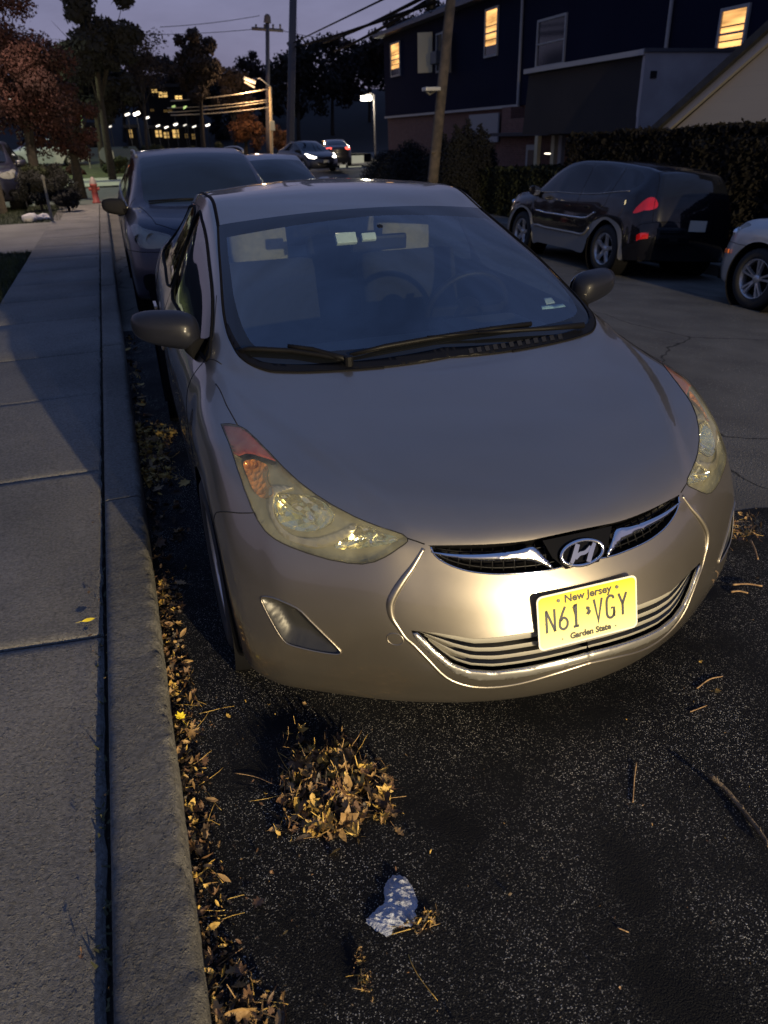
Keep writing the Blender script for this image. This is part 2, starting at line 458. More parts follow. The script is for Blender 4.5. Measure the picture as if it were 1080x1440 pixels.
# ------------------------------------------------------------ nearest sedan: surface net
def mk_net(rows, p=2.0, q=2.0):
    net = []
    for yc, zc, *c in rows:
        xe, ye, ze = c[0]
        r = [(0, yc, zc)]
        for t in (.25, .5, .75): r.append((xe * t, yc + (ye - yc) * t**p, zc + (ze - zc) * t**q))
        net.append(r + list(c))
    return net
SED = [
 (.12, .165, (.55,.28,.165), (.70,.36,.165), (.78,.43,.165), (.82,.48,.165), (.84,.52,.165), (.845,.56,.165)),
 (.01, .19, (.55,.17,.19), (.70,.265,.19), (.80,.345,.19), (.835,.40,.19), (.855,.455,.19), (.865,.525,.19)),
 (-.035,.25, (.55,.14,.26), (.70,.235,.26), (.80,.315,.26), (.842,.375,.26), (.862,.44,.26), (.872,.525,.26)),
 (-.06,.335, (.55,.125,.335), (.70,.225,.335), (.80,.31,.34), (.845,.375,.34), (.868,.445,.34), (.878,.527,.34)),
 (-.05,.41, (.55,.125,.42), (.70,.225,.42), (.80,.315,.42), (.848,.39,.42), (.872,.46,.42), (.882,.544,.43)),
 (-.025,.48, (.55,.135,.50), (.70,.235,.50), (.80,.33,.505), (.85,.41,.505), (.874,.50,.51), (.884,.588,.51)),
 (.0, .55, (.55,.155,.57), (.70,.26,.58), (.80,.365,.585), (.85,.45,.59), (.876,.55,.59), (.886,.67,.593)),
 (.03, .61, (.55,.185,.64), (.70,.30,.655), (.795,.415,.67), (.845,.51,.675), (.876,.62,.67), (.888,.75,.636)),
 (.068,.685, (.55,.225,.71), (.69,.355,.745), (.78,.485,.765), (.835,.585,.765), (.872,.70,.735), (.889,.83,.657)),
 (.13, .735, (.56,.31,.77), (.69,.44,.80), (.775,.57,.82), (.835,.67,.81), (.875,.79,.76), (.890,.90,.66)),
 (.30, .80, (.57,.47,.83), (.69,.58,.845), (.775,.69,.852), (.835,.78,.835), (.876,.88,.775), (.891,.97,.649)),
 (.55, .865, (.60,.69,.88), (.70,.78,.885), (.775,.86,.88), (.835,.93,.855), (.878,1.0,.78), (.891,1.05,.617)),
 (.80, .915, (.64,.93,.93), (.715,.985,.925), (.775,1.03,.91), (.835,1.07,.865), (.878,1.10,.76), (.890,1.14,.549)),
 (.885,.93, (.675,1.035,.963), (.735,1.07,.945), (.79,1.12,.92), (.84,1.16,.86), (.878,1.19,.72), (.889,1.215,.43)),
 (1.05,1.01, (.665,1.17,1.022), (.72,1.20,1.00), (.80,1.26,.925), (.855,1.28,.85), (.880,1.29,.66), (.86,1.30,.19)),
 (1.32,1.165, (.645,1.44,1.137), (.69,1.47,1.115), (.81,1.52,.935), (.865,1.53,.84), (.884,1.53,.62), (.86,1.53,.185)),
 (1.58,1.29, (.622,1.72,1.238), (.66,1.75,1.215), (.815,1.78,.945), (.868,1.78,.845), (.885,1.78,.60), (.86,1.78,.185)),
 (1.76,1.358, (.60,1.92,1.309), (.637,1.95,1.288), (.818,1.97,.952), (.87,1.97,.85), (.886,1.97,.60), (.86,1.97,.185)),
 (2.0,1.412, (.587,2.12,1.378), (.624,2.14,1.346), (.82,2.15,.96), (.87,2.15,.855), (.886,2.15,.60), (.86,2.15,.185)),
 (2.4,1.435, (.58,2.45,1.395), (.618,2.46,1.362), (.82,2.46,.972), (.87,2.46,.86), (.886,2.46,.60), (.86,2.46,.185)),
 (2.85,1.42, (.575,2.88,1.378), (.612,2.88,1.348), (.82,2.85,.985), (.87,2.85,.865), (.886,2.85,.61), (.86,2.85,.185)),
 (3.2,1.375, (.565,3.22,1.33), (.60,3.22,1.302), (.82,3.15,.998), (.872,3.12,.87), (.887,3.11,.63), (.86,3.10,.19)),
 (3.45,1.31, (.56,3.5,1.25), (.60,3.5,1.225), (.82,3.42,1.01), (.875,3.36,.87), (.888,3.30,.70), (.889,3.258,.46)),
 (3.7,1.225, (.56,3.76,1.16), (.61,3.76,1.14), (.81,3.68,1.02), (.87,3.62,.88), (.888,3.59,.76), (.891,3.56,.66)),
 (3.98,1.11, (.57,3.98,1.08), (.65,3.97,1.07), (.80,3.9,1.01), (.86,3.86,.9), (.885,3.84,.78), (.889,3.83,.56)),
 (4.25,1.065, (.57,4.22,1.045), (.68,4.18,1.03), (.78,4.13,.98), (.84,4.07,.88), (.878,4.0,.72), (.888,3.93,.37)),
 (4.45,1.04, (.55,4.38,1.02), (.66,4.32,1.0), (.75,4.24,.95), (.82,4.15,.84), (.87,4.05,.6), (.875,3.96,.22)),
 (4.50,.95, (.55,4.43,.93), (.67,4.37,.91), (.76,4.29,.87), (.83,4.2,.76), (.87,4.1,.5), (.87,4.0,.2)),
 (4.51,.75, (.55,4.45,.72), (.68,4.39,.70), (.77,4.31,.66), (.83,4.22,.58), (.865,4.12,.40), (.86,4.05,.19)),
 (4.53,.5, (.55,4.47,.45), (.69,4.41,.42), (.78,4.33,.38), (.83,4.24,.33), (.85,4.15,.26), (.85,4.08,.185)),
 (4.48,.22, (.55,4.4,.2), (.69,4.33,.2), (.76,4.26,.195), (.81,4.2,.19), (.83,4.14,.185), (.83,4.1,.18)),
]
def taper(rows):                                  # plan shape narrows towards the tail
    out = []
    for yc, zc, *c in rows:
        out.append((yc, zc) + tuple((x * (1 - .075 * (lambda t: t * t * (3 - 2 * t))(max(0, min(1, (y - 2.2) / 1.8)))), y, z) for x, y, z in c))
    return out
S = Shell(mk_net(taper(SED))); S.bvh(.025)
paint = car_paint('taupe_metallic_paint', (.26, .235, .20), metal=.9, rough=.34, coat=.9, coat_rough=.03)
black = principled('black_plastic', (.005, .005, .006), .5, 0, Specular_IOR_Level=.12)
soft_black = principled('soft_black_trim', (.005, .005, .006), .8, 0, Specular_IOR_Level=.08)
groove = principled('panel_gap_black', (.004, .004, .005), .9)
chrome = principled('chrome', (.80, .80, .80), .12, 1.0)
satin = principled('satin_silver_trim', (.34, .33, .31), .38, .75)
rubber = principled('tyre_rubber', (.018, .018, .018), .85)
alloy = principled('alloy_wheel_silver', (.50, .50, .50), .35, .8)
cloth = noisy('beige_headrest_cloth', (.13, .12, .10), (.17, .155, .125), 30, .95)
seat_m = noisy('dark_seat_cloth', (.0035, .0035, .004), (.006, .006, .0065), 30, .95)
dash_m = principled('dark_dashboard', (.03, .03, .033), .75)

CL = TRK(S, 'crease', [(590,757),(574,743.7),(547.8,708),(509,675.5),(456,634),(414,604),(364,569),(338,548)])
S.crease = ([CL[0][0] - .03] + [c[0] for c in CL] + [CL[-1][0] + .15], [CL[0][1]] + [c[1] for c in CL] + [CL[-1][1]], [0, .004] + [.016] * 5 + [.010, .005, 0], .085)
HL = [(310.7,595.6),(322.6,594.9),(333.9,597),(346.3,603),(361,616),(378.9,634),(399.6,656.3),(420.4,675.6),(444,693.3),(467.8,708),(497.4,723),(527,734.8),(550.7,744.3),(566,751),(573,757),(573,761),(569,765),(556.7,773.3),(541.9,783),(527,790),(509.3,793.2),(488.5,791.7),(461.9,786.7),(432.2,777.8),(408.5,768.9),(387.8,758.5),(373,746.7),(362.6,731.9),(353.7,714),(343.3,687.4),(334.4,660.7),(327,637),(318,613)]
hl = TRK(S, 'hl', HL)
WSO = [(306.5,317),(309,364),(313,426.7),(320.4,468),(330.8,491),(343,505.8),(358,515),(376.7,521.5),(393,523.5),(431,524),(492,521),(540,517)]
ws = TRK(S, 'ws', WSO)
WSI = [(319,334),(324.6,385),(328.8,416),(337,447.5),(347.5,472.5),(358,486),(372,493),(392,495.5),(440,495),(500,491),(540,487)]
wi = TRK(S, 'wi', WSI)
lipc = (S.near((0, .068, .685))[0], 0.0)
hc = TRK(S, 'hc', [(597, 765.5)])
wsb = (S.near((0, .90, .935))[0], 0.0); wst = (S.near((0, 1.755, 1.356))[0], 0.0)
wib = (S.near((0, 1.0, .985))[0], 0.0); wit = (S.near((0, 1.68, 1.33))[0], 0.0)
W_out = cr_line([wst] + [(wst[0] + (ws[0][0] - wst[0]) * t, ws[0][1] * t) for t in (.35, .7)] + ws[:1], 4) + cr_line(ws, 4)[1:] + [wsb]
W_in = cr_line([wit] + [(wit[0] + (wi[0][0] - wit[0]) * t, wi[0][1] * t) for t in (.35, .7)] + wi[:1], 4) + cr_line(wi, 4)[1:] + [wib]
cowl_c = (S.near((0, .925, .95))[0], 0.0)
# upper grille, from hood corner to centre
GRB = TRK(S, 'grb', [(606,769.6),(611,780),(623,790),(643.7,799),(666,804.5),(700,807.5),(740,805.5),(773,801.5)])
gb_c = (S.near((0, .038, .60))[0], 0.0)
GRT = TRK(S, 'grt', [(602,767),(643.7,766.5),(700,764.5),(740,760.5),(765,755.5),(790,750)])
gt_c = (max(GRT[-1][0] + .001, S.near((0, .062, .675))[0]), 0.0)
grille = cr_line(GRT + [gt_c], 3) + cr_line([gb_c] + GRB[::-1], 3)
LGT = TRK(S, 'lgt', [(578,886.5),(614,890),(643.7,894.8),(667.4,898.5),(700,896),(740,889.5)])
lt_c = (LGT[-1][0] + .004, 0.0)
LGB = TRK(S, 'lgb', [(588,902),(612,924),(636,943),(660,953),(684,955.5),(732.6,951),(780.7,940),(822,929)])
lb_c = (LGB[-1][0] - .001, 0.0)
lower = LGT + [lt_c, lb_c] + LGB[::-1]
LGI = TRK(S, 'lgi', [(586,889.5),(599,901),(612,914.5),(636.3,933.7),(660,942),(694,944.3),(732.6,939.8),(780.7,930),(822,919)])
li_c = (LGI[-1][0] - .001, 0.0)
fog = cr_line(TRK(S, 'fog', [(367.6,841.5),(374.4,839),(390.7,843),(417.4,854.8),(438,874),(456,891.9),(470.7,906.7),(479.6,917),(473,920),(450,917),(423,911),(402.6,903.7),(390.7,888.9),(378.9,868),(371.5,853.3)]), 3, True)
# door glass and doors by net position
I = lambda *p: [S.idx(a, b) for a, b in p]
win_f = cr_line(I((13.75,5.85),(14.3,5.45),(15,5.2),(16,5.14),(17,5.13),(18,5.13),(18.55,5.15),(18.55,5.9),(17,5.93),(15,5.93)), 3, True)
win_r = cr_line(I((18.85,5.15),(20,5.14),(21,5.2),(21.8,5.5),(22.1,5.9),(20.5,5.93),(18.85,5.9)), 3, True)
door_f = I((13.9,5.98),(14.3,5.35),(15,5.06),(16.5,5.04),(18.7,5.04),(18.7,7),(18.7,8.75),(14.35,8.75),(14.2,8),(13.9,7))
door_r = I((18.7,5.04),(20.6,5.06),(21.6,5.3),(22.3,5.98),(21.9,7),(21.2,8),(20.9,8.75),(18.7,8.75),(18.7,7))
sm = TRK(S, 'sm', [(358,721), (335,721.5), (304,721)])
arch_s = (S.near((.889, .62, .56)))
hs = TRK(S, 'hs', [(334,597),(318,568),(303,539.6)])
hood = [lipc] + [(lipc[0] + (hc[0][0] - lipc[0]) * t, hc[0][1] * t) for t in (.25, .5, .75)] + hc + hl[2:15][::-1] + hs[1:] + [S.idx(12.9, 4.6)] + ws[4:] + [wsb]
bumper = [(0, 0), (0, S.V), (S.idx(5.75, 9)[0], S.V)] + sm[::-1] + hl[14:28][::-1] + [hc[0]] + [(lipc[0] + (hc[0][0] - lipc[0]) * t, hc[0][1] * t) for t in (.75, .5, .25)] + [lipc]
fender = [S.idx(5.75, 9)] + sm[::-1] + hl[27:] + hl[:2] + hs + [S.idx(12.9, 4.6), S.idx(13.2, 5.2), S.idx(13.9, 6), S.idx(13.9, 7), S.idx(14.2, 8), S.idx(14.35, 8.75), S.idx(14.3, 9)]
rglass = [(S.idx(21.4, 0)[0], 0)] + I((21.5, 2), (21.8, 3.7), (23.6, 3.75), (23.9, 2)) + [(S.idx(24.0, 0)[0], 0)]
REG = [('grille', grille), ('lower', lower), ('hl', hl), ('fog', fog), ('glass', W_in), ('frit', W_out), ('win_f', win_f), ('win_r', win_r), ('rglass', rglass),
       ('hood', hood), ('door_f', door_f), ('door_r', door_r), ('bumper', bumper), ('fender', fender)]
V2, REGS = cdt_regions(S, REG, .022)

car = empty('parked_sedan')
tag(car, 'taupe metallic sedan with yellow New Jersey plate, nearest car at the kerb', 'car', 'cars parked along the near kerb')
body = shell_mesh('body', S, V2, REGS['rest'], paint, car)
shell_mesh('hood', S, V2, REGS['hood'], paint, car)
bump = shell_mesh('front_bumper', S, V2, REGS['bumper'], paint, car)
ws_glass = glass('windscreen_glass', (.66, .74, .74), 2.3)
tint_glass = glass('door_glass', (.45, .50, .48), 1.5)
frit_m = principled('black_glass_band', (.006, .007, .009), .06, 0)
wsh = shell_mesh('windscreen', S, V2, REGS['glass'], ws_glass, car)
shell_mesh('black_border', S, V2, REGS['frit'], frit_m, wsh)
shell_mesh('rear_window', S, V2, REGS['rglass'], tint_glass, car)
for s in (1, -1):
    shell_mesh('fender', S, V2, REGS['fender'], paint, car, (s,))
    d1 = shell_mesh('front_door', S, V2, REGS['door_f'], paint, car, (s,)); d2 = shell_mesh('rear_door', S, V2, REGS['door_r'], paint, car, (s,))
    shell_mesh('door_window', S, V2, REGS['win_f'], tint_glass, d1, (s,)); shell_mesh('door_window', S, V2, REGS['win_r'], tint_glass, d2, (s,))
    # black window surrounds
    for d, w in ((d1, win_f), (d2, win_r)):
        MB().tube(surf_line(S, dens(w, .03), s, .001), .007, 6, closed=True).build_raw('window_seal', soft_black, d)
# seams: thin dark grooves
def seam(name, uvs, parent, sides=(1, -1), r=.0022, off=-.0008, mat=None):
    for s in sides:
        MB().tube(surf_line(S, dens(uvs, .02, False), s, off), r, 6).build_raw(name, mat or groove, parent)
for s in (1, -1):
    for line in (cr_line([hc[0]] + hl[2:15][::-1] + [hl[2]], 1), hs, hl[14:] + hl[:3], sm + [S.idx(5.75, 9)], [sm[0], hl[27]],
                 door_f[4:] + [door_f[0]], door_f[0:3], door_r[0:8], fender[-6:-3], [hc[0], hl[14]]):
        if len(line) > 1: MB().tube(surf_line(S, dens(line, .02, False), s, -.0006), .0021, 6).build_raw('panel_gap', groove, car)

# windscreen edge trim + roof strips
mb = MB()
mb.tube(surf_line(S, dens([(a, b) for a, b in cr_line(ws, 4)], .03, False), -1, .001)[::1], .0045, 6)
mb.tube(surf_line(S, dens([(a, b) for a, b in cr_line(ws, 4)], .03, False), 1, .001), .0045, 6)
mb.build_raw('windscreen_seal', soft_black, wsh)
ditch = [ws[0]] + I((18, 3.98), (19, 3.98), (20, 3.98), (21, 3.98), (21.6, 3.98))
ditch = [(ws[0][0] - .005, ws[0][1] + .0)] + ditch[1:]
for s in (1, -1):
    pl = [(u, v - .011) for u, v in dens(ditch, .05, False)] + [(u, v + .011) for u, v in dens(ditch, .05, False)[::-1]]
    patch('roof_strip', S, pl, soft_black, car, off=.0, thick=.002, sides=(s,))

# cowl (below the glass, in front of the wiper pivots)
cl = []
WB = ws[3:] + [wsb]
cow = dens(WB, .04, False)
cin = []
for (u, v) in cow: cin.append((u + .050 * min(1, 1.0), v * .985))
patch('cowl_panel', S, cow + cin[::-1], black, car, off=.001, thick=.003, step=.02)

# wheel arches liners and floor
mb = MB()
for s in (1, -1):
    for yc in (.88, 3.58):
        M = Matrix.Translation((s * .52, yc, .30)) @ Matrix.Rotation(R(90) * s, 4, 'Y')
        mb.lathe([(.05, 0.0), (.40, 0.0), (.385, .20), (.362, .368)], M, 40)
mb.box((0, 2.3, .25), (1.50, 3.9, .10)); mb.box((0, .52, .235), (1.0, .72, .04)); mb.box((0, .42, .42), (.9, .30, .3)); 
mb.build_raw('underbody', soft_black, car)

# interior
mb = MB()
mb.box((0, 1.24, .78), (1.36, .34, .20), bevel=.05).box((0, 1.06, .82), (1.26, .22, .12), bevel=.04).box((0, .98, .60), (1.4, .06, .5))
mb.box((-.0, 1.32, .86), (1.30, .26, .08), bevel=.035).box((.37, 1.36, .90), (.34, .20, .08), bevel=.04)
mb.box((0, 3.55, .80), (1.3, .5, .34)).box((0, 2.3, .33), (1.5, 2.6, .06))
mb.build('dashboard', dash_m, car)
for x, y, w in ((-.37, 2.18, .50), (.37, 2.18, .50), (-.36, 3.05, .60), (.36, 3.05, .60)):
    t = MB()
    t.box((x, y - .25, .55), (w, .52, .20), bevel=.06)
    t.box((x, y + .06, .82), (w, .16, .58), Matrix.Rotation(R(-14), 4, 'X'), bevel=.06)
    st = t.build('seat', seat_m, car, True)
    h = MB(); h.box((x, y + .17, 1.18), (.28, .13, .22), Matrix.Rotation(R(-10), 4, 'X'), bevel=.062)
    h.cyl((x - .06, y + .15, 1.0), (x - .06, y + .17, 1.1), .008).cyl((x + .06, y + .15, 1.0), (x + .06, y + .17, 1.1), .008)
    h.build('headrest', cloth, st, True)
M = Matrix.Translation((.37, 1.56, .93)) @ Matrix.Rotation(R(-68), 4, 'X')
mb = MB(); ring = [M @ Vector((.185 * math.cos(a), .185 * math.sin(a), 0)) for a in [k * math.pi / 16 for k in range(32)]]
mb.tube(ring, .014, 8, closed=True); mb.box(M @ Vector((0, -.02, -.01)), (.34, .05, .02), M.to_3x3().to_4x4(), .008); mb.lathe([(.001, .03), (.06, .025), (.07, 0), (.06, -.05)], M, 20)
mb.build('steering_wheel', black, car)
mb = MB(); mb.box((.0, 1.62, 1.235), (.235, .03, .06), Matrix.Rotation(R(8), 4, 'X'), bevel=.012).cyl((0, 1.62, 1.25), (0, 1.60, 1.30), .012)
mb.build('interior_mirror', black, car)
mb = MB(); mb.box((-.15, 1.585, 1.262), (.085, .022, .045), Matrix.Rotation(R(-35), 4, 'X'), bevel=.006); mb.box((-.055, 1.585, 1.262), (.06, .02, .03), Matrix.Rotation(R(-35), 4, 'X'), bevel=.006)
mb.build('windscreen_tag', principled('pale_tag', (.5, .56, .52), .35), car)

# headlamps --------------------------------------------------
lens_m = bpy.data.materials.new('hazed_lens'); lens_m.use_nodes = True
def _lens():
    nt = lens_m.node_tree; L = nt.links.new; nt.nodes.remove(nt.nodes['Principled BSDF'])
    tc = N(nt, 'ShaderNodeTexCoord'); nz = N(nt, 'ShaderNodeTexNoise', i_Scale=9.0, i_Detail=7, i_Roughness=.65); L(tc.outputs['Object'], nz.inputs['Vector'])
    mr = N(nt, 'ShaderNodeMapRange'); mr.inputs['From Min'].default_value = .3; mr.inputs['From Max'].default_value = .75; mr.inputs['To Min'].default_value = .02; mr.inputs['To Max'].default_value = .22
    L(nz.outputs['Fac'], mr.inputs['Value'])
    tr = N(nt, 'ShaderNodeBsdfTransparent'); tr.inputs[0].default_value = (.95, .93, .80, 1)
    df = N(nt, 'ShaderNodeBsdfDiffuse'); df.inputs[0].default_value = (.62, .60, .42, 1)
    gl = N(nt, 'ShaderNodeBsdfGlossy', i_Roughness=.10); fr = two_sided_fresnel(nt, 1.5)
    a = N(nt, 'ShaderNodeMixShader'); b = N(nt, 'ShaderNodeMixShader')
    L(mr.outputs[0], a.inputs[0]); L(tr.outputs[0], a.inputs[1]); L(df.outputs[0], a.inputs[2])
    L(fr.outputs[0], b.inputs[0]); L(a.outputs[0], b.inputs[1]); L(gl.outputs[0], b.inputs[2]); L(b.outputs[0], nt.nodes['Material Output'].inputs[0])
_lens()
housing_m = principled('headlamp_housing', (.22, .215, .16), .3, .65)
bowl_m = principled('headlamp_reflector', (.95, .92, .66), .16, 1.0)
bowl_m.node_tree.nodes  # facetted by bump below
def _facet(m, sc, st):
    nt = m.node_tree; tc = N(nt, 'ShaderNodeTexCoord'); w = N(nt, 'ShaderNodeTexVoronoi', i_Scale=sc); nt.links.new(tc.outputs['Object'], w.inputs['Vector'])
    bp = N(nt, 'ShaderNodeBump', i_Strength=st, i_Distance=.01); nt.links.new(w.outputs['Distance'], bp.inputs['Height']); nt.links.new(bp.outputs[0], nt.nodes['Principled BSDF'].inputs['Normal'])
_facet(bowl_m, 34, .8); _facet(housing_m, 9, .15)
amber_m = principled('amber_reflector', (.50, .20, .06), .2, .5); _facet(amber_m, 60, .8)
red_m = principled('red_side_reflector', (.24, .05, .045), .35)
RED = TRK(S, 'red', [(333.9,639.4),(343.3,635.6),(358,636.4),(376,640.6),(387.8,644.4)])
red_poly = hl[:5] + hl[5:6] + RED[::-1] + hl[31:]
B1 = cr_line(TRK(S, 'b1', [(376,693),(388,689),(408.5,687.4),(432,689),(453,698),(465,711),(466,720),(459,735),(444,745),(423,748),(399.6,742),(382,726)]), 3, True)
B2 = cr_line(TRK(S, 'b2', [(468,767),(479.6,746.7),(494.4,735),(515,733.3),(540,744),(560,754),(545,764),(521,770),(497.4,773.3),(473.7,773.3)]), 3, True)
AMB = cr_line(TRK(S, 'amb', [(337,648),(346,642),(362,642),(376,648),(372,668),(380,690),(366,700),(352,690),(343,668)]), 3, True)
RING = cr_line(TRK(S, 'ring', [(373,682),(392,676),(410,678),(396,684),(380,695),(378,720),(392,742),(415,756),(445,757),(472,747),(488,733),(500,730),(490,748),(468,766),(440,771),(408,764),(384,745),(371,715)]), 3, True)
def inward(name, uvpoly, depth, mat, parent, s, margin=.03, step=.012, holes=(), base=-.004):
    """basin under the shell: zero depth at its rim, depth inside"""
    poly = dens(uvpoly, step)
    pts = list(poly); n = len(poly); ed = [(i, (i + 1) % n) for i in range(n)]
    for hp_ in holes:
        b0 = len(pts); hq = dens(hp_, step); pts += hq; ed += [(b0 + i, b0 + (i + 1) % len(hq)) for i in range(len(hq))]
    xs = [p[0] for p in poly]; ys = [p[1] for p in poly]
    x = min(xs)
    while x < max(xs):
        y = min(ys)
        while y < max(ys):
            if in_poly((x, y), poly): pts.append((x, y))
            y += step
        x += step
    vs, es, fs, *_ = delaunay_2d_cdt([Vector(p) for p in pts], ed, [], 0, 1e-7)
    VV = [(v.x, v.y) for v in vs]; tr = [tuple(f) for f in fs if in_poly((sum(VV[k][0] for k in f) / 3, sum(VV[k][1] for k in f) / 3), poly) and not any(in_poly((sum(VV[k][0] for k in f) / 3, sum(VV[k][1] for k in f) / 3), hp_) for hp_ in holes)]
    P2 = [Vector(p) for p in poly]
    def dist(a, b):
        q = Vector((a, b)); return min((q - p).length for p in P2)
    def f(a, b):
        t = min(1, dist(a, b) / margin); return -depth * math.sin(t * math.pi / 2) + base
    return shell_mesh(name, S, VV, tr, mat, parent, (s,), offf=f)
for s in (1, -1):
    h = shell_mesh('headlight', S, V2, REGS['hl'], lens_m, car, (s,), off=.001)
    inward('housing', [(a, b) for a, b in hl], .022, housing_m, h, s, .02, holes=(B1, B2, AMB, red_poly))
    inward('reflector_bowl', B1, .055, bowl_m, h, s, .07, .008, base=-.022); inward('reflector_bowl', B2, .045, bowl_m, h, s, .06, .008, base=-.020)
    for cc, rr in ((S.near((.66, .33, .73)), .011), (S.near((.53, .21, .69)), .008)):
        q = surf_line(S, [cc], s, -.045)[0]; MB().lathe([(.001, .016), (rr * .7, .013), (rr, 0), (rr, -.02)], Matrix.Translation(q) @ Matrix.Rotation(R(90), 4, 'X'), 16).build_raw('bulb', chrome, h)
    inward('amber_reflector', AMB, .012, amber_m, h, s, .02, .008, base=-.016)
    patch('red_reflector', S, red_poly, red_m, h, off=-.007, thick=.003, sides=(s,))
    rp = patch('bezel_ring', S, RING, satin, h, off=-.026, thick=.006, sides=(s,), step=.012)

# fog recess
fogb = principled('fog_recess_lining', (.022, .022, .022), .35, .0)
for s in (1, -1):
    fb = inward('fog_recess', fog, .035, fogb, car, s, .045)
    MB().tube(surf_line(S, dens(fog, .01), s, .0005), .0028, 6, closed=True).build_raw('recess_rim', paint, fb)
    c = S.near((.62 + .02, .28, .39))
# tow eye cover on the passenger side only
tw = TRK(S, 'tw', [(556, 899)])
pr = MB(); pr.tube([surf_line(S, [(tw[0][0] + .018 * math.cos(a), tw[0][1] + .021 * math.sin(a))], -1, .0)[0] for a in [k * math.pi / 14 for k in range(28)]], .0018, 6, closed=True)
pr.build_raw('tow_eye_cover', paint, bump)

# character crease framing the nose
CRS = TRK(S, 'crs', [(595.6,771),(588.9,783),(580,797.8),(568,814),(556.3,831.9),(549.6,846.7),(548.9,858.5),(551.9,870.4),(559.3,882),(569.6,897),(581.5,907.4),(602.6,928.9),(626.7,953),(650.7,963.5),(674.8,967.4),(703.7,966.4),(732.6,961.6),(780.7,948),(822,935)])
crs_c = (CRS[-1][0], 0.0)
crs = cr_line(CRS + [crs_c], 3)
mb = MB()
for s in (1, -1):
    line = surf_line(S, crs, s, -.0035); n = len(line)
    rr = [.003 + .0055 * math.sin(min(1, i / n * 2.2) * math.pi) ** 2 * (1 if i < n * .5 else 1) + .0035 for i in range(n)]
    mb.tube(line, rr, 10)
mb.build_raw('nose_crease', paint, bump)

# upper grille -----------------------------------------------------
gr = inward('upper_grille', grille, .05, black, car, 1, .03); inward('grille_recess', grille, .05, black, gr, -1, .03)
mesh_m = principled('grille_mesh_black', (.008, .008, .009), .4, 0, Specular_IOR_Level=.2)
# egg-crate bars inside the grille
mb = MB()
def lerp2(A, B, t): return (A[0] + (B[0] - A[0]) * t, A[1] + (B[1] - A[1]) * t)
def poly_at(L, t):
    d = [0]
    for i in range(1, len(L)): d.append(d[-1] + math.hypot(L[i][0] - L[i-1][0], L[i][1] - L[i-1][1]))
    x = t * d[-1]
    for i in range(1, len(L)):
        if x <= d[i] + 1e-9: return lerp2(L[i-1], L[i], (x - d[i-1]) / max(1e-9, d[i] - d[i-1]))
    return L[-1]
GT_, GB_ = cr_line(GRT + [gt_c], 3), cr_line(GRB + [gb_c], 3)
for s in (1, -1):
    for a in (.30, .55, .80):
        ln = [lerp2(poly_at(GT_, t), poly_at(GB_, t), a) for t in [k / 20 for k in range(1, 21)]]
        mb.tube(surf_line(S, ln, s, -.018), .0022, 5)
    for k in range(2, 13):
        t = k / 14; A, B = poly_at(GT_, t), poly_at(GB_, t)
        mb.tube(surf_line(S, [lerp2(A, B, q) for q in (.15, .5, .9)], s, -.018), .0022, 5)
mb.build_raw('grille_mesh', mesh_m, gr)
# chrome wing bar
BU = TRK(S, 'bu', [(608,776),(629,778.2),(658.5,779.5),(700,777.5),(728,773.5),(750,769),(763,782),(774,793)])
BL = TRK(S, 'bl', [(608,777.6),(643.7,785.5),(673,788),(700,788.5),(728,787.5),(748,789),(764,795),(778,801)])
wing = cr_line(BU, 3) + cr_line(BL[::-1], 3)
for s in (1, -1): patch('chrome_wing', S, wing, chrome, gr, off=-.002, thick=.007, sides=(s,), step=.008, bulge=.003)
mb = MB()
for s in (1, -1): mb.tube(surf_line(S, dens(cr_line(GRB + [gb_c], 3), .01, False), s, .0), .0024, 6)
mb.build_raw('grille_lip', chrome, gr)
# emblem backing and emblem
EM = Matrix.Translation((0, .034, .629)) @ Matrix.Rotation(R(90 - 24), 4, 'X')
mb = MB(); mb.prism([(-.105, .052), (.105, .052), (.085, .005), (.05, -.035), (-.05, -.035), (-.085, .005)], 0, .006, EM); mb.build_raw('emblem_backing', principled('emblem_gloss_black', (.004, .004, .004), .12, 0, Specular_IOR_Level=.2), gr)
mb = MB()
el = [(.0625 * math.cos(a), .0325 * math.sin(a)) for a in [k * math.pi / 24 for k in range(48)]]
mb.tube([EM @ Vector((x, y, .014)) for x, y in el], .0052, 8, closed=True)
def stroke(mb, pts, w, z0, z1, M, mi=0):
    """flat stroke with thickness along a polyline"""
    L_, R_ = [], []
    n = len(pts)
    for i, p in enumerate(pts):
        a = pts[max(i - 1, 0)]; b = pts[min(i + 1, n - 1)]
        d = Vector((b[0] - a[0], b[1] - a[1])); d.normalize(); ww = (w[i] if isinstance(w, (list, tuple)) else w) / 2
        q = Vector((-d.y, d.x)) * ww
        if 0 < i < n - 1:
            d1 = Vector((p[0] - a[0], p[1] - a[1])).normalized(); c = max(.35, abs(d.dot(d1))); q = q / c
        L_.append((p[0] + q.x, p[1] + q.y)); R_.append((p[0] - q.x, p[1] - q.y))
    mb.prism(L_ + R_[::-1], z0, z1, M, mi)
e2 = lambda x, y: (x, y)
stroke(mb, [(-.038, -.020), (-.026, -.002), (-.012, .026)], [.010, .014, .013], .008, .019, EM)
stroke(mb, [(.038, .020), (.026, .002), (.012, -.026)][::1], [.010, .014, .013], .008, .019, EM)
stroke(mb, cr_line([(-.024, -.010), (-.010, -.001), (.008, .001), (.026, .012)], 5), .010, .0085, .018, EM)
mb.build_raw('emblem', chrome, gr)

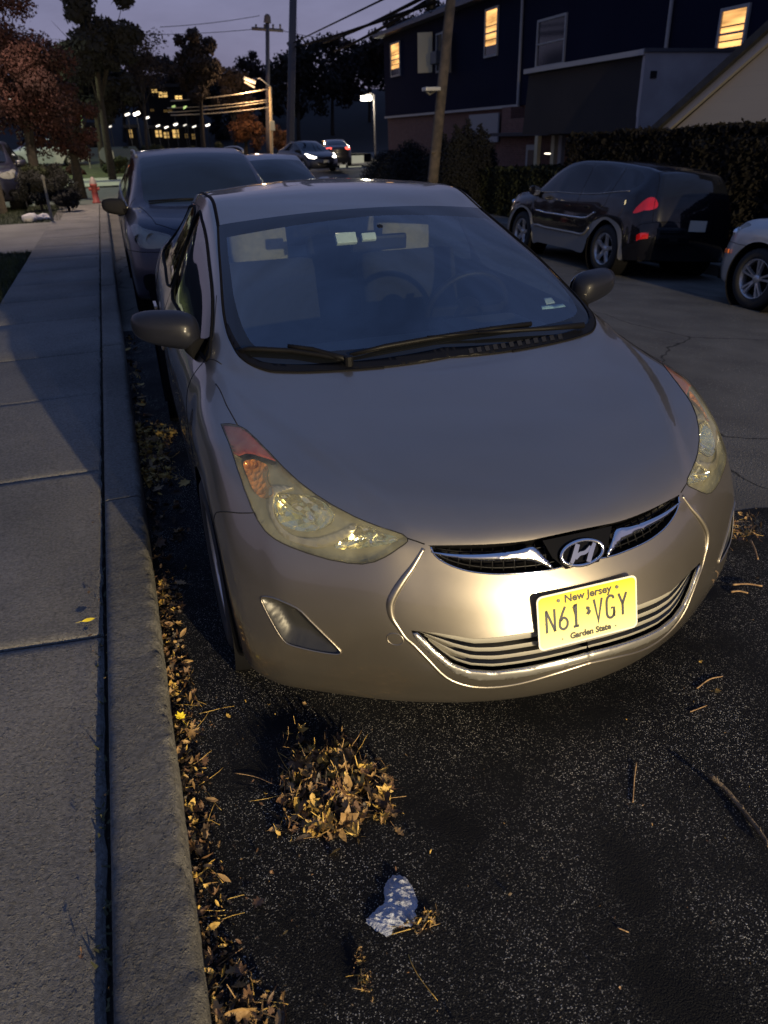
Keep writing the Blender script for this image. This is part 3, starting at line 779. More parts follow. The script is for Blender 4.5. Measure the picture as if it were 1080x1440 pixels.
# lower intake: dark recess, blades and satin surround ----------------
lo = inward('lower_intake', lower, .08, soft_black, car, 1, .025); inward('intake_recess', lower, .08, soft_black, lo, -1, .025)
blade_m = principled('grey_blade_trim', (.40, .385, .34), .4, .3)
LT_, LI_ = LGT + [lt_c], LGI + [li_c]
for k, (a, b) in enumerate(((.05, .20), (.33, .46), (.58, .70), (.83, .92))):
    t0 = 0.02 + .02 * k
    up = [lerp2(poly_at(LT_, t), poly_at(LI_, t), a) for t in [t0 + (1 - t0) * j / 24 for j in range(25)]]
    dn = [lerp2(poly_at(LT_, t), poly_at(LI_, t), b) for t in [t0 + (1 - t0) * j / 24 for j in range(25)]]
    bm = bmesh.new()
    for s in (1, -1):
        A = surf_line(S, up, s, -.010); B = surf_line(S, dn, s, -.012); C = surf_line(S, [(u + .003, v) for u, v in dn], s, -.012)
        D = surf_line(S, dn, s, -.06)
        va = [bm.verts.new(p) for p in A]; vb = [bm.verts.new(p) for p in B]; vc = [bm.verts.new(p) for p in D]
        for i in range(24):
            bm.faces.new((va[i], va[i+1], vb[i+1], vb[i])).smooth = True; bm.faces.new((vb[i], vb[i+1], vc[i+1], vc[i]))
    bmesh.ops.recalc_face_normals(bm, faces=bm.faces[:])
    me = bpy.data.meshes.new('grille_blade'); bm.to_mesh(me); bm.free(); link_mesh('grille_blade', me, blade_m, lo)
trim = LGB + [lb_c, li_c] + LGI[::-1]
trim_full = [lerp2(LGT[0], LGB[0], .2)] + LGB + [lb_c, li_c] + LGI[::-1]
patch('satin_lower_trim', S, trim_full, satin, lo, off=-.004, thick=.007, step=.008, bulge=.003)
mb = MB()
for s in (1, -1): mb.tube(surf_line(S, dens(cr_line(LGI + [li_c], 2), .01, False), s, .003), .0018, 6)
mb.build_raw('chrome_edge', chrome, lo)

# licence plate -------------------------------------------------------
tl, bl_ = Vector((-.1525, -.016, .554)), Vector((-.1525, -.052, .407))
upv = (tl - bl_).normalized(); nv = Vector((1, 0, 0)).cross(upv).normalized(); 
if nv.y > 0: nv = -nv
PM = Matrix(((1, 0, 0), upv, Vector((1, 0, 0)).cross(upv))).transposed().to_4x4(); PM.translation = (tl + bl_) / 2 + Vector((.1525, 0, 0))
plate_m = bpy.data.materials.new('licence_plate_yellow'); plate_m.use_nodes = True
def _pl():
    nt = plate_m.node_tree; b = nt.nodes['Principled BSDF']; L = nt.links.new; tc = N(nt, 'ShaderNodeTexCoord'); sp = N(nt, 'ShaderNodeSeparateXYZ'); L(tc.outputs['Object'], sp.inputs[0])
    cr = N(nt, 'ShaderNodeValToRGB'); mr = N(nt, 'ShaderNodeMapRange'); mr.inputs['From Min'].default_value = .407; mr.inputs['From Max'].default_value = .554
    L(sp.outputs['Z'], mr.inputs['Value']); L(mr.outputs[0], cr.inputs[0])
    cr.color_ramp.elements[0].position = .05; cr.color_ramp.elements[0].color = (.78, .72, .36, 1); cr.color_ramp.elements[1].position = .95; cr.color_ramp.elements[1].color = (.78, .60, .01, 1)
    e = cr.color_ramp.elements.new(.5); e.color = (.80, .70, .16, 1)
    L(cr.outputs[0], b.inputs['Base Color']); b.inputs['Roughness'].default_value = .35
_pl()
def rrect(w, h, r, n=5):
    out = []
    for cx, cy, a in ((w/2-r, h/2-r, 0), (-w/2+r, h/2-r, 90), (-w/2+r, -h/2+r, 180), (w/2-r, -h/2+r, 270)):
        for k in range(n + 1): t = R(a + 90 * k / n); out.append((cx + r * math.cos(t), cy + r * math.sin(t)))
    return out
plate_w = principled('plate_rim_white', (.72, .70, .60), .4)
mb = MB(); mb.prism(rrect(.305, .152, .016), -.002, .001, PM, 0)
lp = mb.build_raw('license_plate', plate_w, car)
MB().prism(rrect(.295, .142, .013), .0012, .0018, PM).build_raw('plate_face', plate_m, lp)
ink = principled('plate_ink', (.012, .016, .03), .5); ink2 = principled('plate_small_ink', (.02, .02, .015), .5)
GL = {'N': [[(0, 0), (0, 1)], [(0, 1), (1, 0)], [(1, 0), (1, 1)]],
      '6': [cr_line([(.75, 1), (.35, .68), (.05, .38), (.08, .12), (.5, 0), (.92, .12), (.95, .36), (.55, .52), (.14, .40)], 5)],
      '1': [[(.2, .86), (.55, 1), (.55, 0)], [(.15, 0), (.95, 0)]],
      'V': [[(0, 1), (.5, 0), (1, 1)]],
      'G': [cr_line([(.95, .85), (.75, .98), (.3, .98), (.05, .8), (.02, .5), (.05, .18), (.3, .02), (.72, .02), (.96, .2), (.96, .30)], 5), [(.96, .02), (.96, .44), (.58, .44)]],
      'Y': [[(0, 1), (.5, .5)], [(1, 1), (.5, .5)], [(.5, .53), (.5, 0)]]}
mb = MB()
x = -.127
for ch in 'N61 VGY':
    if ch == ' ': x += .029; continue
    w = .0315 if ch != '1' else .028; h = .063
    for st in GL[ch]: stroke(mb, [(x + p[0] * (w - .007), -.029 + p[1] * h) for p in st], .0068, .0018, .0028, PM)
    x += .0383
# state outline between the groups
nj = [(0, 1), (.35, .95), (.62, .78), (.5, .6), (.72, .45), (.62, .2), (.3, 0), (.12, .1), (-.1, .22), (.15, .42), (.18, .55), (-.05, .72)]
mb.prism([(-.0065 + a * .019, -.006 + b * .026) for a, b in nj], .0018, .0028, PM)
mb.build_raw('plate_number', ink, lp)
def text_mesh(name, s, size, loc, M, mat, parent, sx=1.0, off=0.0, ext=.0004):
    cu = bpy.data.curves.new(name, 'FONT'); cu.body = s; cu.size = size; cu.align_x = 'CENTER'; cu.align_y = 'CENTER'; cu.extrude = ext; cu.offset = off; cu.resolution_u = 3
    o = bpy.data.objects.new(name + '_tmp', cu); COL.objects.link(o); bpy.context.view_layer.update()
    me = bpy.data.meshes.new_from_object(o.evaluated_get(bpy.context.evaluated_depsgraph_get()))
    bpy.data.objects.remove(o); me.transform(M @ Matrix.Translation(loc) @ Matrix.Diagonal((sx, 1, 1, 1)))
    me.materials.clear()
    return link_mesh(name, me, mat, parent)
text_mesh('state_name', 'New Jersey', .0300, (0, .0540, .0022), PM, ink2, lp, 1.02, .0009)
text_mesh('plate_motto', 'Garden State', .0235, (.004, -.0540, .0022), PM, ink2, lp, 1.0, .0011)
for xx, yy, r in ((-.089, .0545, .005), (.089, .0545, .005), (-.082, -.056, .0022), (.082, -.056, .0022)):
    MB().prism([(xx + r * math.cos(k * math.pi / 6), yy + r * math.sin(k * math.pi / 6)) for k in range(12)], .0018, .004 if r > .004 else .0028, PM).build_raw('bolt' if r > .004 else 'plate_dot', principled('bolt_grey', (.10, .10, .09), .5, .5), lp)

# wipers ---------------------------------------------------------------
W1a = TRK(S, 'w1', [(337,496),(370,495),(410,497),(450,503),(484,509)])
def wiper(blade, arm, s, base):
    mb = MB()
    b = surf_line(S, dens(blade, .03, False), s, .012); mb.tube(b, [.004] + [.009] * (len(b) - 2) + [.004], 8)
    b2 = surf_line(S, dens(blade, .03, False), s, .004); mb.tube(b2, .003, 5)
    a = surf_line(S, dens(arm, .03, False), s, .018); mb.tube(a, [.011 - .005 * i / len(a) for i in range(len(a))], 8)
    mb.cyl(a[0] - Vector((0, 0, .02)), a[0] + Vector((0, 0, .012)), .016)
    mb.build_raw('wiper', black, car)
wiper(W1a, TRK(S, 'a1', [(490,512),(470,506),(440,497),(405,492)]), -1, None)
W2 = TRK(S, 'w2', [(640,488),(700,478),(760,470),(830,463)], 1)
W2l = TRK(S, 'w2l', [(492,502),(540,491),(590,482),(628,474)], -1)
mb = MB()
bl2 = surf_line(S, W2l, -1, .012) + surf_line(S, TRK(S, 'w2m', [(690,466),(745,459)], 1), 1, .012)
mb.tube(bl2, [.004, .009, .009, .009, .009, .004], 8); mb.tube([p - Vector((0, 0, .007)) for p in bl2], .003, 5)
arm2 = surf_line(S, TRK(S, 'a2', [(818,464),(770,468),(720,471),(670,474)], 1), 1, .02); mb.tube(arm2, [.012, .009, .008, .006], 8)
mb.tube([arm2[-1], surf_line(S, TRK(S, 'a3', [(600,479)], -1), -1, .016)[0]], .005, 6)
mb.build_raw('wiper', black, car)
# small slots in the cowl, driver side
mb = MB()
for k in range(12):
    t = k / 11; p0 = (660 + 125 * t, 499 - 20 * t)
    q = TRK(S, 'sl%d' % k, [p0, (p0[0] - 2, p0[1] - 7), (p0[0] + 4, p0[1] - 8), (p0[0] + 6, p0[1] - 1)], 1)
    if len(q) == 4: 
        P_ = surf_line(S, q, 1, .006); mb.face(P_)
mb.build_raw('cowl_slots', principled('cowl_slot_grey', (.018, .018, .02), .6, 0, Specular_IOR_Level=.2), car)
# inspection stickers, inside of glass
st1 = TRK(S, 'st1', [(765,418),(776,417),(781,425),(769,427)], 1); st2 = TRK(S, 'st2', [(761,429),(792,426),(796,430),(763,434)], 1)
patch('inspection_sticker', S, st1, principled('sticker_a', (.30, .36, .36), .5), wsh, off=-.004, thick=.001, sides=(1,)); patch('inspection_sticker', S, st2, principled('sticker_b', (.26, .38, .42), .5), wsh, off=-.004, thick=.001, sides=(1,))

# door mirrors
def mirror(parent, cx, cy, cz, sx, sy, sz, bx, by, bz, mat, s):
    bm = bmesh.new(); bmesh.ops.create_uvsphere(bm, u_segments=28, v_segments=16, radius=1)
    for v in bm.verts:
        x, y, z = v.co
        e = .66
        x = math.copysign(abs(x)**e, x); z = math.copysign(abs(z)**e, z)
        y = y if y < 0 else y * .25
        k = 1 - .30 * (x * .5 + .5)
        v.co = ((cx + x * sx) * s, cy + y * sy + x * sx * .28, cz + z * sz * k + x * .016)
    for f in bm.faces: f.smooth = True
    bmesh.ops.recalc_face_normals(bm, faces=bm.faces[:])
    me = bpy.data.meshes.new('side_mirror'); bm.to_mesh(me); bm.free(); m = link_mesh('side_mirror', me, mat, parent)
    t = MB(); t.tube([((cx - sx * .6) * s, cy, cz - sz * .45), (((cx + bx) / 2 - .03) * s, (cy + by) / 2, (cz + bz) / 2 - sz * .35), (bx * s, by, bz)], [.035, .035, .045], 12); t.build_raw('mirror_foot', soft_black, m)
    g = MB(); g.prism([(sx * .8 * math.cos(k * math.pi / 10), sz * .75 * math.sin(k * math.pi / 10)) for k in range(20)], 0, .002, Matrix.Translation((cx * s, cy + sy * .27, cz)) @ Matrix.Rotation(R(90), 4, 'X')); g.build_raw('mirror_glass', chrome, m)
    return m
dk_paint = paint
mir_m = principled('mirror_shell_shade_tint', (.009, .010, .016), .42, 0, Specular_IOR_Level=.14, Coat_Weight=.25)  # body-coloured shells painted near black to stand for shade on the mirrors
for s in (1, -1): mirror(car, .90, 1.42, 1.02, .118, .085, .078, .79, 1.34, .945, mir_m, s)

# wheels -------------------------------------------------------------------
def wheel(parent, x, y, r, w, side, rim_r=.63, spokes=5, rim_mat=None, double=False, turn=0.0, tyre_mat=None, phase=.3):
    """tyre, rim and spokes; the outer face looks towards side"""
    rim_mat = rim_mat or alloy
    M = Matrix.Translation((x, y, r)) @ Matrix.Rotation(turn, 4, 'Z') @ Matrix.Rotation(R(90) * side, 4, 'Y')
    R1 = r * rim_r; h = w / 2
    t = MB(); prof = [(R1, -h * .85), (R1 + .02, -h), (r - .035, -h), (r - .008, -h * .82), (r, -h * .6), (r, 0), (r, h * .6), (r - .008, h * .82), (r - .035, h), (R1 + .02, h), (R1, h * .85)]
    t.lathe(prof, M, 48); wh = t.build_raw('wheel', tyre_mat or rubber, parent)
    q = MB(); q.lathe([(R1, -h * .8), (R1 - .015, -h * .6), (R1 - .02, h * .5), (R1 - .004, h * .86), (R1 + .006, h * .9), (R1 + .004, h * .8)], M, 48)
    q.lathe([(.001, h * .72), (.03, h * .74), (.055, h * .62), (.06, h * .3), (.001, h * .3)], M, 24)
    for k in range(spokes):
        a = phase + k * 2 * math.pi / spokes
        for da in ((-.16, .16) if double else (0,)):
            wd = .022 if double else .040
            A = a + da * .4; B = a + da
            p0 = Vector((.04 * math.cos(A), .04 * math.sin(A), h * .60)); p1 = Vector((R1 * .55 * math.cos(B), R1 * .55 * math.sin(B), h * .70)); p2 = Vector(((R1 - .005) * math.cos(B), (R1 - .005) * math.sin(B), h * .78))
            n = Vector((-math.sin(B), math.cos(B), 0)) * wd
            vs = []
            for p, kx in ((p0, 1.1), (p1, .75), (p2, 1.0)):
                vs.append([q.bm.verts.new(M @ (p + n * c * kx + Vector((0, 0, dz)))) for c, dz in ((-1, -.03), (-.6, 0.004), (.6, 0.004), (1, -.03))])
            for i in range(2):
                for j in range(3):
                    q.bm.faces.new((vs[i][j], vs[i][j+1], vs[i+1][j+1], vs[i+1][j]))
    bmesh.ops.recalc_face_normals(q.bm, faces=q.bm.faces[:])
    q.build_raw('rim', rim_mat, wh)
    d = MB(); d.lathe([(.001, h * .1), (R1 - .02, h * .1)], M, 32); d.build_raw('brake_disc', soft_black, wh)
    return wh
for s in (1, -1):
    wheel(car, s * .79, .88, .317, .20, s, .64, 10, turn=R(0)); wheel(car, s * .735, 3.58, .317, .20, s, .64, 10)
# door handles
for s in (1, -1):
    for yy in (2.12, 3.05):
        p = S.near((.875, yy, .80)); a = surf_line(S, [p], s, .018)[0]
        MB().box(a, (.018, .17, .024), bevel=.007).build('door_handle', paint, [c for c in car.children if c.name.startswith('front_door' if yy < 2.5 else 'rear_door')][0 if s > 0 else 1])
def at(px, py, Y):
    """point seen in the survey photograph at depth Y"""
    d = CF + CR * ((px - 540) / FOC) - CU * ((py - 720) / FOC)
    t = (Y - CAM_LOC[1]) / d.y
    return Vector(CAM_LOC) + d * t
def atg(px, py, z=0.0):
    d = CF + CR * ((px - 540) / FOC) - CU * ((py - 720) / FOC)
    return Vector(CAM_LOC) + d * ((z - CAM_LOC[2]) / d.z)
# ------------------------------------------------------------ sport utility shell
SUVN = [
 (.14,.24, (.58,.26,.24), (.72,.33,.24), (.82,.40,.24), (.86,.44,.24), (.88,.46,.24), (.89,.49,.24)),
 (.03,.28, (.58,.15,.28), (.74,.24,.28), (.84,.32,.28), (.885,.38,.28), (.905,.43,.28), (.915,.50,.28)),
 (.0,.38, (.58,.11,.38), (.74,.20,.38), (.85,.29,.38), (.895,.36,.38), (.915,.42,.38), (.925,.49,.38)),
 (-.01,.50, (.58,.10,.50), (.74,.19,.5), (.85,.28,.5), (.90,.36,.5), (.92,.44,.5), (.93,.514,.5)),
 (.0,.62, (.58,.11,.62), (.74,.20,.62), (.85,.30,.62), (.90,.39,.62), (.92,.48,.62), (.93,.577,.62)),
 (.02,.74, (.58,.13,.74), (.74,.23,.74), (.85,.34,.74), (.90,.45,.74), (.925,.57,.73), (.935,.70,.729)),
 (.05,.85, (.58,.17,.86), (.74,.28,.87), (.84,.40,.87), (.895,.54,.86), (.925,.68,.82), (.935,.80,.773)),
 (.09,.92, (.58,.24,.94), (.73,.36,.95), (.82,.48,.945), (.885,.62,.91), (.925,.77,.86), (.936,.89,.789)),
 (.22,.98, (.60,.38,1.0), (.73,.48,1.005), (.81,.58,.99), (.88,.72,.94), (.925,.86,.87), (.936,.96,.788)),
 (.50,1.03, (.63,.64,1.045), (.74,.72,1.045), (.81,.80,1.02), (.88,.88,.96), (.926,.97,.87), (.936,1.06,.767)),
 (.80,1.07, (.66,.92,1.08), (.75,.97,1.07), (.815,1.02,1.04), (.885,1.06,.97), (.928,1.12,.86), (.936,1.2,.687)),
 (.95,1.09, (.70,1.08,1.11), (.765,1.12,1.09), (.83,1.16,1.05), (.89,1.2,.97), (.928,1.26,.84), (.935,1.32,.51)),
 (1.10,1.17, (.69,1.22,1.18), (.75,1.26,1.16), (.84,1.30,1.06), (.895,1.33,.96), (.925,1.35,.7), (.90,1.38,.25)),
 (1.35,1.34, (.67,1.45,1.33), (.715,1.48,1.30), (.85,1.52,1.07), (.90,1.54,.96), (.93,1.56,.68), (.90,1.58,.25)),
 (1.62,1.50, (.64,1.72,1.475), (.68,1.76,1.44), (.855,1.8,1.08), (.90,1.8,.96), (.93,1.8,.66), (.90,1.8,.25)),
 (1.80,1.575, (.62,1.90,1.545), (.66,1.94,1.51), (.86,1.96,1.09), (.905,1.96,.97), (.932,1.96,.66), (.90,1.96,.25)),
 (2.1,1.62, (.61,2.16,1.59), (.655,2.18,1.55), (.86,2.18,1.09), (.905,2.18,.97), (.932,2.18,.66), (.90,2.18,.25)),
 (2.7,1.64, (.61,2.7,1.61), (.655,2.7,1.565), (.86,2.7,1.10), (.905,2.7,.97), (.932,2.7,.66), (.90,2.7,.25)),
 (3.2,1.63, (.60,3.2,1.60), (.65,3.18,1.555), (.86,3.10,1.12), (.905,3.08,.98), (.932,3.06,.68), (.90,3.05,.25)),
 (3.7,1.60, (.59,3.68,1.57), (.64,3.65,1.53), (.86,3.45,1.15), (.905,3.35,1.0), (.935,3.3,.82), (.936,3.225,.52)),
 (4.1,1.55, (.575,4.06,1.525), (.625,4.02,1.49), (.85,3.85,1.18), (.905,3.75,1.02), (.938,3.68,.88), (.938,3.62,.79)),
 (4.32,1.48, (.57,4.27,1.45), (.62,4.22,1.42), (.83,4.1,1.18), (.895,4.02,1.02), (.935,3.97,.85), (.936,3.93,.66)),
 (4.48,1.27, (.62,4.40,1.25), (.68,4.34,1.23), (.80,4.24,1.12), (.88,4.16,.98), (.925,4.09,.78), (.93,4.04,.43)),
 (4.56,1.05, (.66,4.47,1.04), (.75,4.40,1.02), (.83,4.31,.96), (.89,4.22,.85), (.92,4.13,.62), (.925,4.05,.33)),
 (4.60,.85, (.68,4.51,.83), (.78,4.43,.81), (.86,4.33,.76), (.90,4.24,.68), (.92,4.15,.5), (.92,4.06,.28)),
 (4.62,.60, (.68,4.53,.58), (.79,4.45,.56), (.86,4.36,.52), (.90,4.26,.46), (.915,4.17,.38), (.91,4.08,.26)),
 (4.58,.30, (.66,4.50,.30), (.76,4.42,.29), (.83,4.33,.28), (.87,4.24,.27), (.89,4.16,.26), (.89,4.10,.25)),
]
SV = Shell(mk_net(SUVN, 2.2, 2.2)); SV.bvh(.06)
J = lambda *p: [SV.idx(a, b) for a, b in p]
sv_reg = [
 ('headlight', cr_line(J((5.6,3.6),(5.2,4.6),(5.4,5.6),(6.4,6.4),(7.5,6.6),(7.6,6.0),(6.9,5.0),(6.6,4.0),(6.3,3.5)), 3, True)),
 ('grille', J((4.6,0),(4.6,2.9),(5.4,3.1),(6.2,2.9),(6.2,0))),
 ('intake', J((1.6,0),(1.6,3.2),(2.4,3.8),(3.4,3.5),(3.4,0))),
 ('lamp_pocket', cr_line(J((1.9,4.3),(1.9,5.6),(2.9,5.8),(3.2,4.6)), 3, True)),
 ('windscreen', cr_line(J((15.2,0),(15.2,2),(15.05,3.7),(14,3.8),(12.5,3.8),(11.6,3.75),(11.15,3.3),(10.9,2),(10.9,0)), 3)),
 ('win_a', cr_line(J((11.9,5.85),(12.4,5.4),(13.5,5.12),(15,5.1),(16.9,5.1),(16.9,5.92),(14,5.93)), 2, True)),
 ('win_b', cr_line(J((17.1,5.1),(18.6,5.1),(18.5,5.92),(17.1,5.92)), 2, True)),
 ('win_c', cr_line(J((18.8,5.1),(19.8,5.15),(20.6,5.45),(20.2,5.85),(18.75,5.92)), 2, True)),
 ('rear_window', cr_line(J((20.9,0),(20.9,2),(20.95,3.6),(21.6,4.2),(22.3,4.1),(22.4,3),(22.4,0)), 3)),
 ('tail_light', cr_line(J((22.35,7.0),(22.25,5.8),(22.4,4.8),(22.9,4.1),(23.15,4.6),(23.1,5.6),(22.85,6.5)), 3, True)),
 ('reflector', J((24.5,4.6),(24.5,6.0),(24.85,6.0),(24.85,4.6))),
 ('cladding', J((0,6.6),(5.6,8.45),(8.5,8.6),(10.5,8.5),(12,8.3),(19,8.3),(20.5,8.55),(21.5,8.45),(24,8.3),(26,8.2),(26,9),(0,9))),
 ('hood', [SV.idx(7.0,0), SV.idx(7.0,3.2), SV.idx(7.6,4.2), SV.idx(10.8,4.4), SV.idx(11.0,3.6), SV.idx(10.9,0)]),
 ('bumper', [(0,0), (0,SV.V), SV.idx(5,9), SV.idx(5,6.2), SV.idx(4.9,4.5), SV.idx(4.9,0)]),
 ('rear_bumper', [SV.idx(24.0,0), SV.idx(24.0,4.6), SV.idx(24.0,9), SV.idx(26,9), SV.idx(26,0)]),
 ('fender', [SV.idx(5,9), SV.idx(5,6.2), SV.idx(7.6,4.2), SV.idx(10.8,4.4), SV.idx(11.8,5.9), SV.idx(12,9)]),
 ('door_a', J((12.05,5.0),(12.05,8.9),(16.95,8.9),(16.95,5.0))),
 ('door_b', J((17.0,5.0),(17.0,8.9),(18.6,8.9),(19.4,7),(18.7,5.0))),
]
for i, (n_, p_) in enumerate(sv_reg):
    if n_ in ('windscreen', 'rear_window'):
        sv_reg[i] = (n_, [(a, max(b, 0)) for a, b in p_])
SVV, SVR = cdt_regions(SV, sv_reg, .045)
lamp_clear = glass('lamp_cover', (.9, .9, .85), 1.5, .35, (.5, .5, .46), .08)
red_lens = principled('red_tail_lens', (.42, .007, .009), .12, 0, Coat_Weight=1.0)
dark_glass = principled('tinted_dark_glass', (.006, .007, .010), .05, 0)
plate_blank = principled('plain_plate', (.45, .45, .40), .5)

def suv(label, paintm, loc, rz, sc=(1, 1, 1), clad=None, group=None, rim=5, double=False, glassm=None, head=None, tail=None, rails=False, rim_mat=None, cat='car', name='parked_suv', trimline=False):
    root = empty(name, loc, rz); tag(root, label, cat, group)
    clad = clad or paintm; glassm = glassm or dark_glass
    parts = {}
    def P(nm, key, mat, parent=root, sides=(1, -1), off=0.0):
        o = shell_mesh(nm, SV, SVV, SVR[key], mat, parent, sides, off); parts[nm] = o; return o
    b = P('body', 'rest', paintm); P('hood', 'hood', paintm); P('front_bumper', 'bumper', paintm); rb = P('rear_bumper', 'rear_bumper', paintm)
    g = P('grille', 'grille', black); P('lower_intake', 'intake', soft_black)
    P('windscreen', 'windscreen', glassm); P('rear_window', 'rear_window', glassm); P('cladding', 'cladding', clad)
    for s in (1, -1):
        P('headlight', 'headlight', head or lamp_clear, root, (s,)); P('tail_light', 'tail_light', tail or red_lens, root, (s,)); P('rear_reflector', 'reflector', red_lens, rb, (s,))
        P('fog_light', 'lamp_pocket', soft_black, root, (s,)); P('fender', 'fender', paintm, root, (s,))
        d = P('front_door', 'door_a', paintm, root, (s,)); P('door_window', 'win_a', glassm, d, (s,))
        MB().box((s * .925, 2.45, .92), (.03, .17, .03), bevel=.008).build('door_handle', paintm, d)
        d = P('rear_door', 'door_b', paintm, root, (s,)); P('door_window', 'win_b', glassm, d, (s,)); P('quarter_window', 'win_c', glassm, root, (s,))
        MB().box((s * .925, 3.02, .93), (.03, .17, .03), bevel=.008).build('door_handle', paintm, d)
        # lamp body behind the cover
        q = shell_mesh('lamp_housing', SV, SVV, SVR['headlight'], housing_m, root, (s,), off=-.04)
        MB().tube(surf_line(SV, dens(J((12.2, 5.95), (14, 5.96), (18.6, 5.96), (20.3, 5.9)), .05, False), s, .004), .008, 6).build_raw('window_trim', satin, root)
        if trimline: MB().tube(surf_line(SV, dens(J((12.3, 7.7), (18.9, 7.7)), .06, False), s, .004), .016, 8).build_raw('side_moulding', chrome, root); MB().tube(surf_line(SV, dens(J((12.3, 8.35), (18.6, 8.35)), .06, False), s, .004), .02, 8).build_raw('sill_strip', satin, root)
        for dx, r_ in ((.68, .062), (.80, .052)):
            Mx = Matrix.Translation((s * dx, .24 + (dx - .62) * .75, .845)) @ Matrix.Rotation(R(90), 4, 'X')
            MB().lathe([(r_, .03), (r_ * .8, -.01), (r_ * .45, -.04), (.001, -.05)], Mx, 20).build_raw('reflector_bowl', chrome, q)
        mirror(root, .985, 1.40, 1.09, .13, .085, .10, .86, 1.33, 1.06, paintm, s)
        if rails:
            a = surf_line(SV, dens(J((15.6, 4.3), (19.8, 4.3)), .1, False), s, .03); a = [surf_line(SV, [J((15.4, 4.3))[0]], s, .0)[0]] + a + [surf_line(SV, [J((20.0, 4.3))[0]], s, .0)[0]]
            MB().tube(a, .013, 8).build_raw('roof_rail', satin, root)
    # badge bar, plates, handles
    MB().tube(surf_line(SV, dens(J((5.5, 2.9), (5.5, 0)), .05, False), 1, .01) + surf_line(SV, dens(J((5.5, 0), (5.5, 2.9)), .05, False), -1, .01), .012, 8).build_raw('grille_bar', chrome, g)
    MB().box((0, -.015, .46), (.305, .012, .152)).build('license_plate', plate_blank, root)
    MB().box((0, 4.615, .80), (.305, .012, .152)).build('license_plate', plate_blank, root)
    mb = MB()
    for s in (1, -1):
        for ln in (J((12.05, 5.0), (12.05, 8.3)), J((16.97, 5.0), (16.97, 8.3)), J((24.0, 0), (24.0, 8.3)), J((4.95, 3), (4.95, 9)), J((7.0, 0), (7.0, 3.2), (7.6, 4.2), (10.8, 4.4)), J((18.7, 5.0), (19.4, 7), (18.6, 8.9)), J((20.6, 0), (20.7, 4.2), (22.5, 4.6), (24.0, 4.4))):
            mb.tube(surf_line(SV, dens(ln, .05, False), s, 0), .0035, 5)
        # rear and front wheel arch liners
        for yc in (.92, 3.62):
            M = Matrix.Translation((s * .55, yc, .36)) @ Matrix.Rotation(R(90) * s, 4, 'Y')
            mb.lathe([(.05, 0), (.46, 0), (.45, .2), (.431, .382)], M, 32)
    mb.box((0, 2.3, .33), (1.6, 4.2, .12))
    mb.build_raw('underbody', soft_black, root)
    for s in (1, -1):
        for yc in (.92, 3.62): wheel(root, s * .80, yc, .36, .23, s, .64, rim, rim_mat, double, phase=.5)
    # wiper pair
    for x0, x1 in ((-.62, .02), (.0, .62)):
        a = [SV.near((abs(x), 1.03 + .12 * abs(x), 1.15)) for x in (x0, (x0 + x1) / 2, x1)]
        pts = [surf_line(SV, [q], 1 if x >= 0 else -1, .012)[0] for q, x in zip(a, (x0, (x0 + x1) / 2, x1))]
        MB().tube(pts, .009, 6).build_raw('wiper', black, root)
    root.scale = (1, 1, 1)
    # bake the size into the meshes' parent inverse-free child transforms
    for o in root.children: o.scale = sc
    return root
navy = car_paint('dark_blue_paint', (.014, .015, .032), .3, .3, coat=.35)
blackp = car_paint('gloss_black_paint', (.0035, .0035, .006), .0, .3, coat=1.0, coat_rough=.04, dust=0, spec=.10)
silverp = car_paint('pale_silver_paint', (.42, .42, .40), .5, .3)
whitep = car_paint('white_paint', (.30, .31, .33), .0, .3)
grey_clad = principled('grey_cladding', (.26, .26, .25), .5, .35)
blue_glass = principled('blue_grey_screen', (.010, .014, .020), .05, 0)
G_near, G_far = 'cars parked along the near kerb', 'cars parked on the far side of the street'
suv2 = suv('dark blue crossover parked behind the taupe sedan', navy, (-.05, 6.05, 0), 0, (.94, 1, .945), group=G_near, glassm=blue_glass, rails=True)
suv3 = suv('glossy black sport utility seen from behind with red tail lights', blackp, (7.05, 12.55, -.514), math.pi, (.985, .985, 1.0), grey_clad, G_far, rim=5, trimline=True)
suv4 = suv('pale silver car at the right edge with bare front wheel', silverp, (7.18, 6.87, -.525), math.pi, (1.0, 1.0, 1.0), None, G_far, rim=5, double=True)
suv3.rotation_euler.y = -.085; suv4.rotation_euler.y = -.085
MB().box((-.93, .40, .63), (.02, .06, .05), bevel=.008).build('side_marker', principled('amber_marker', (.6, .14, .03), .3), suv4)
MB().box((.93, .40, .63), (.02, .06, .05), bevel=.008).build('side_marker', principled('amber_marker', (.6, .14, .03), .3), suv4)

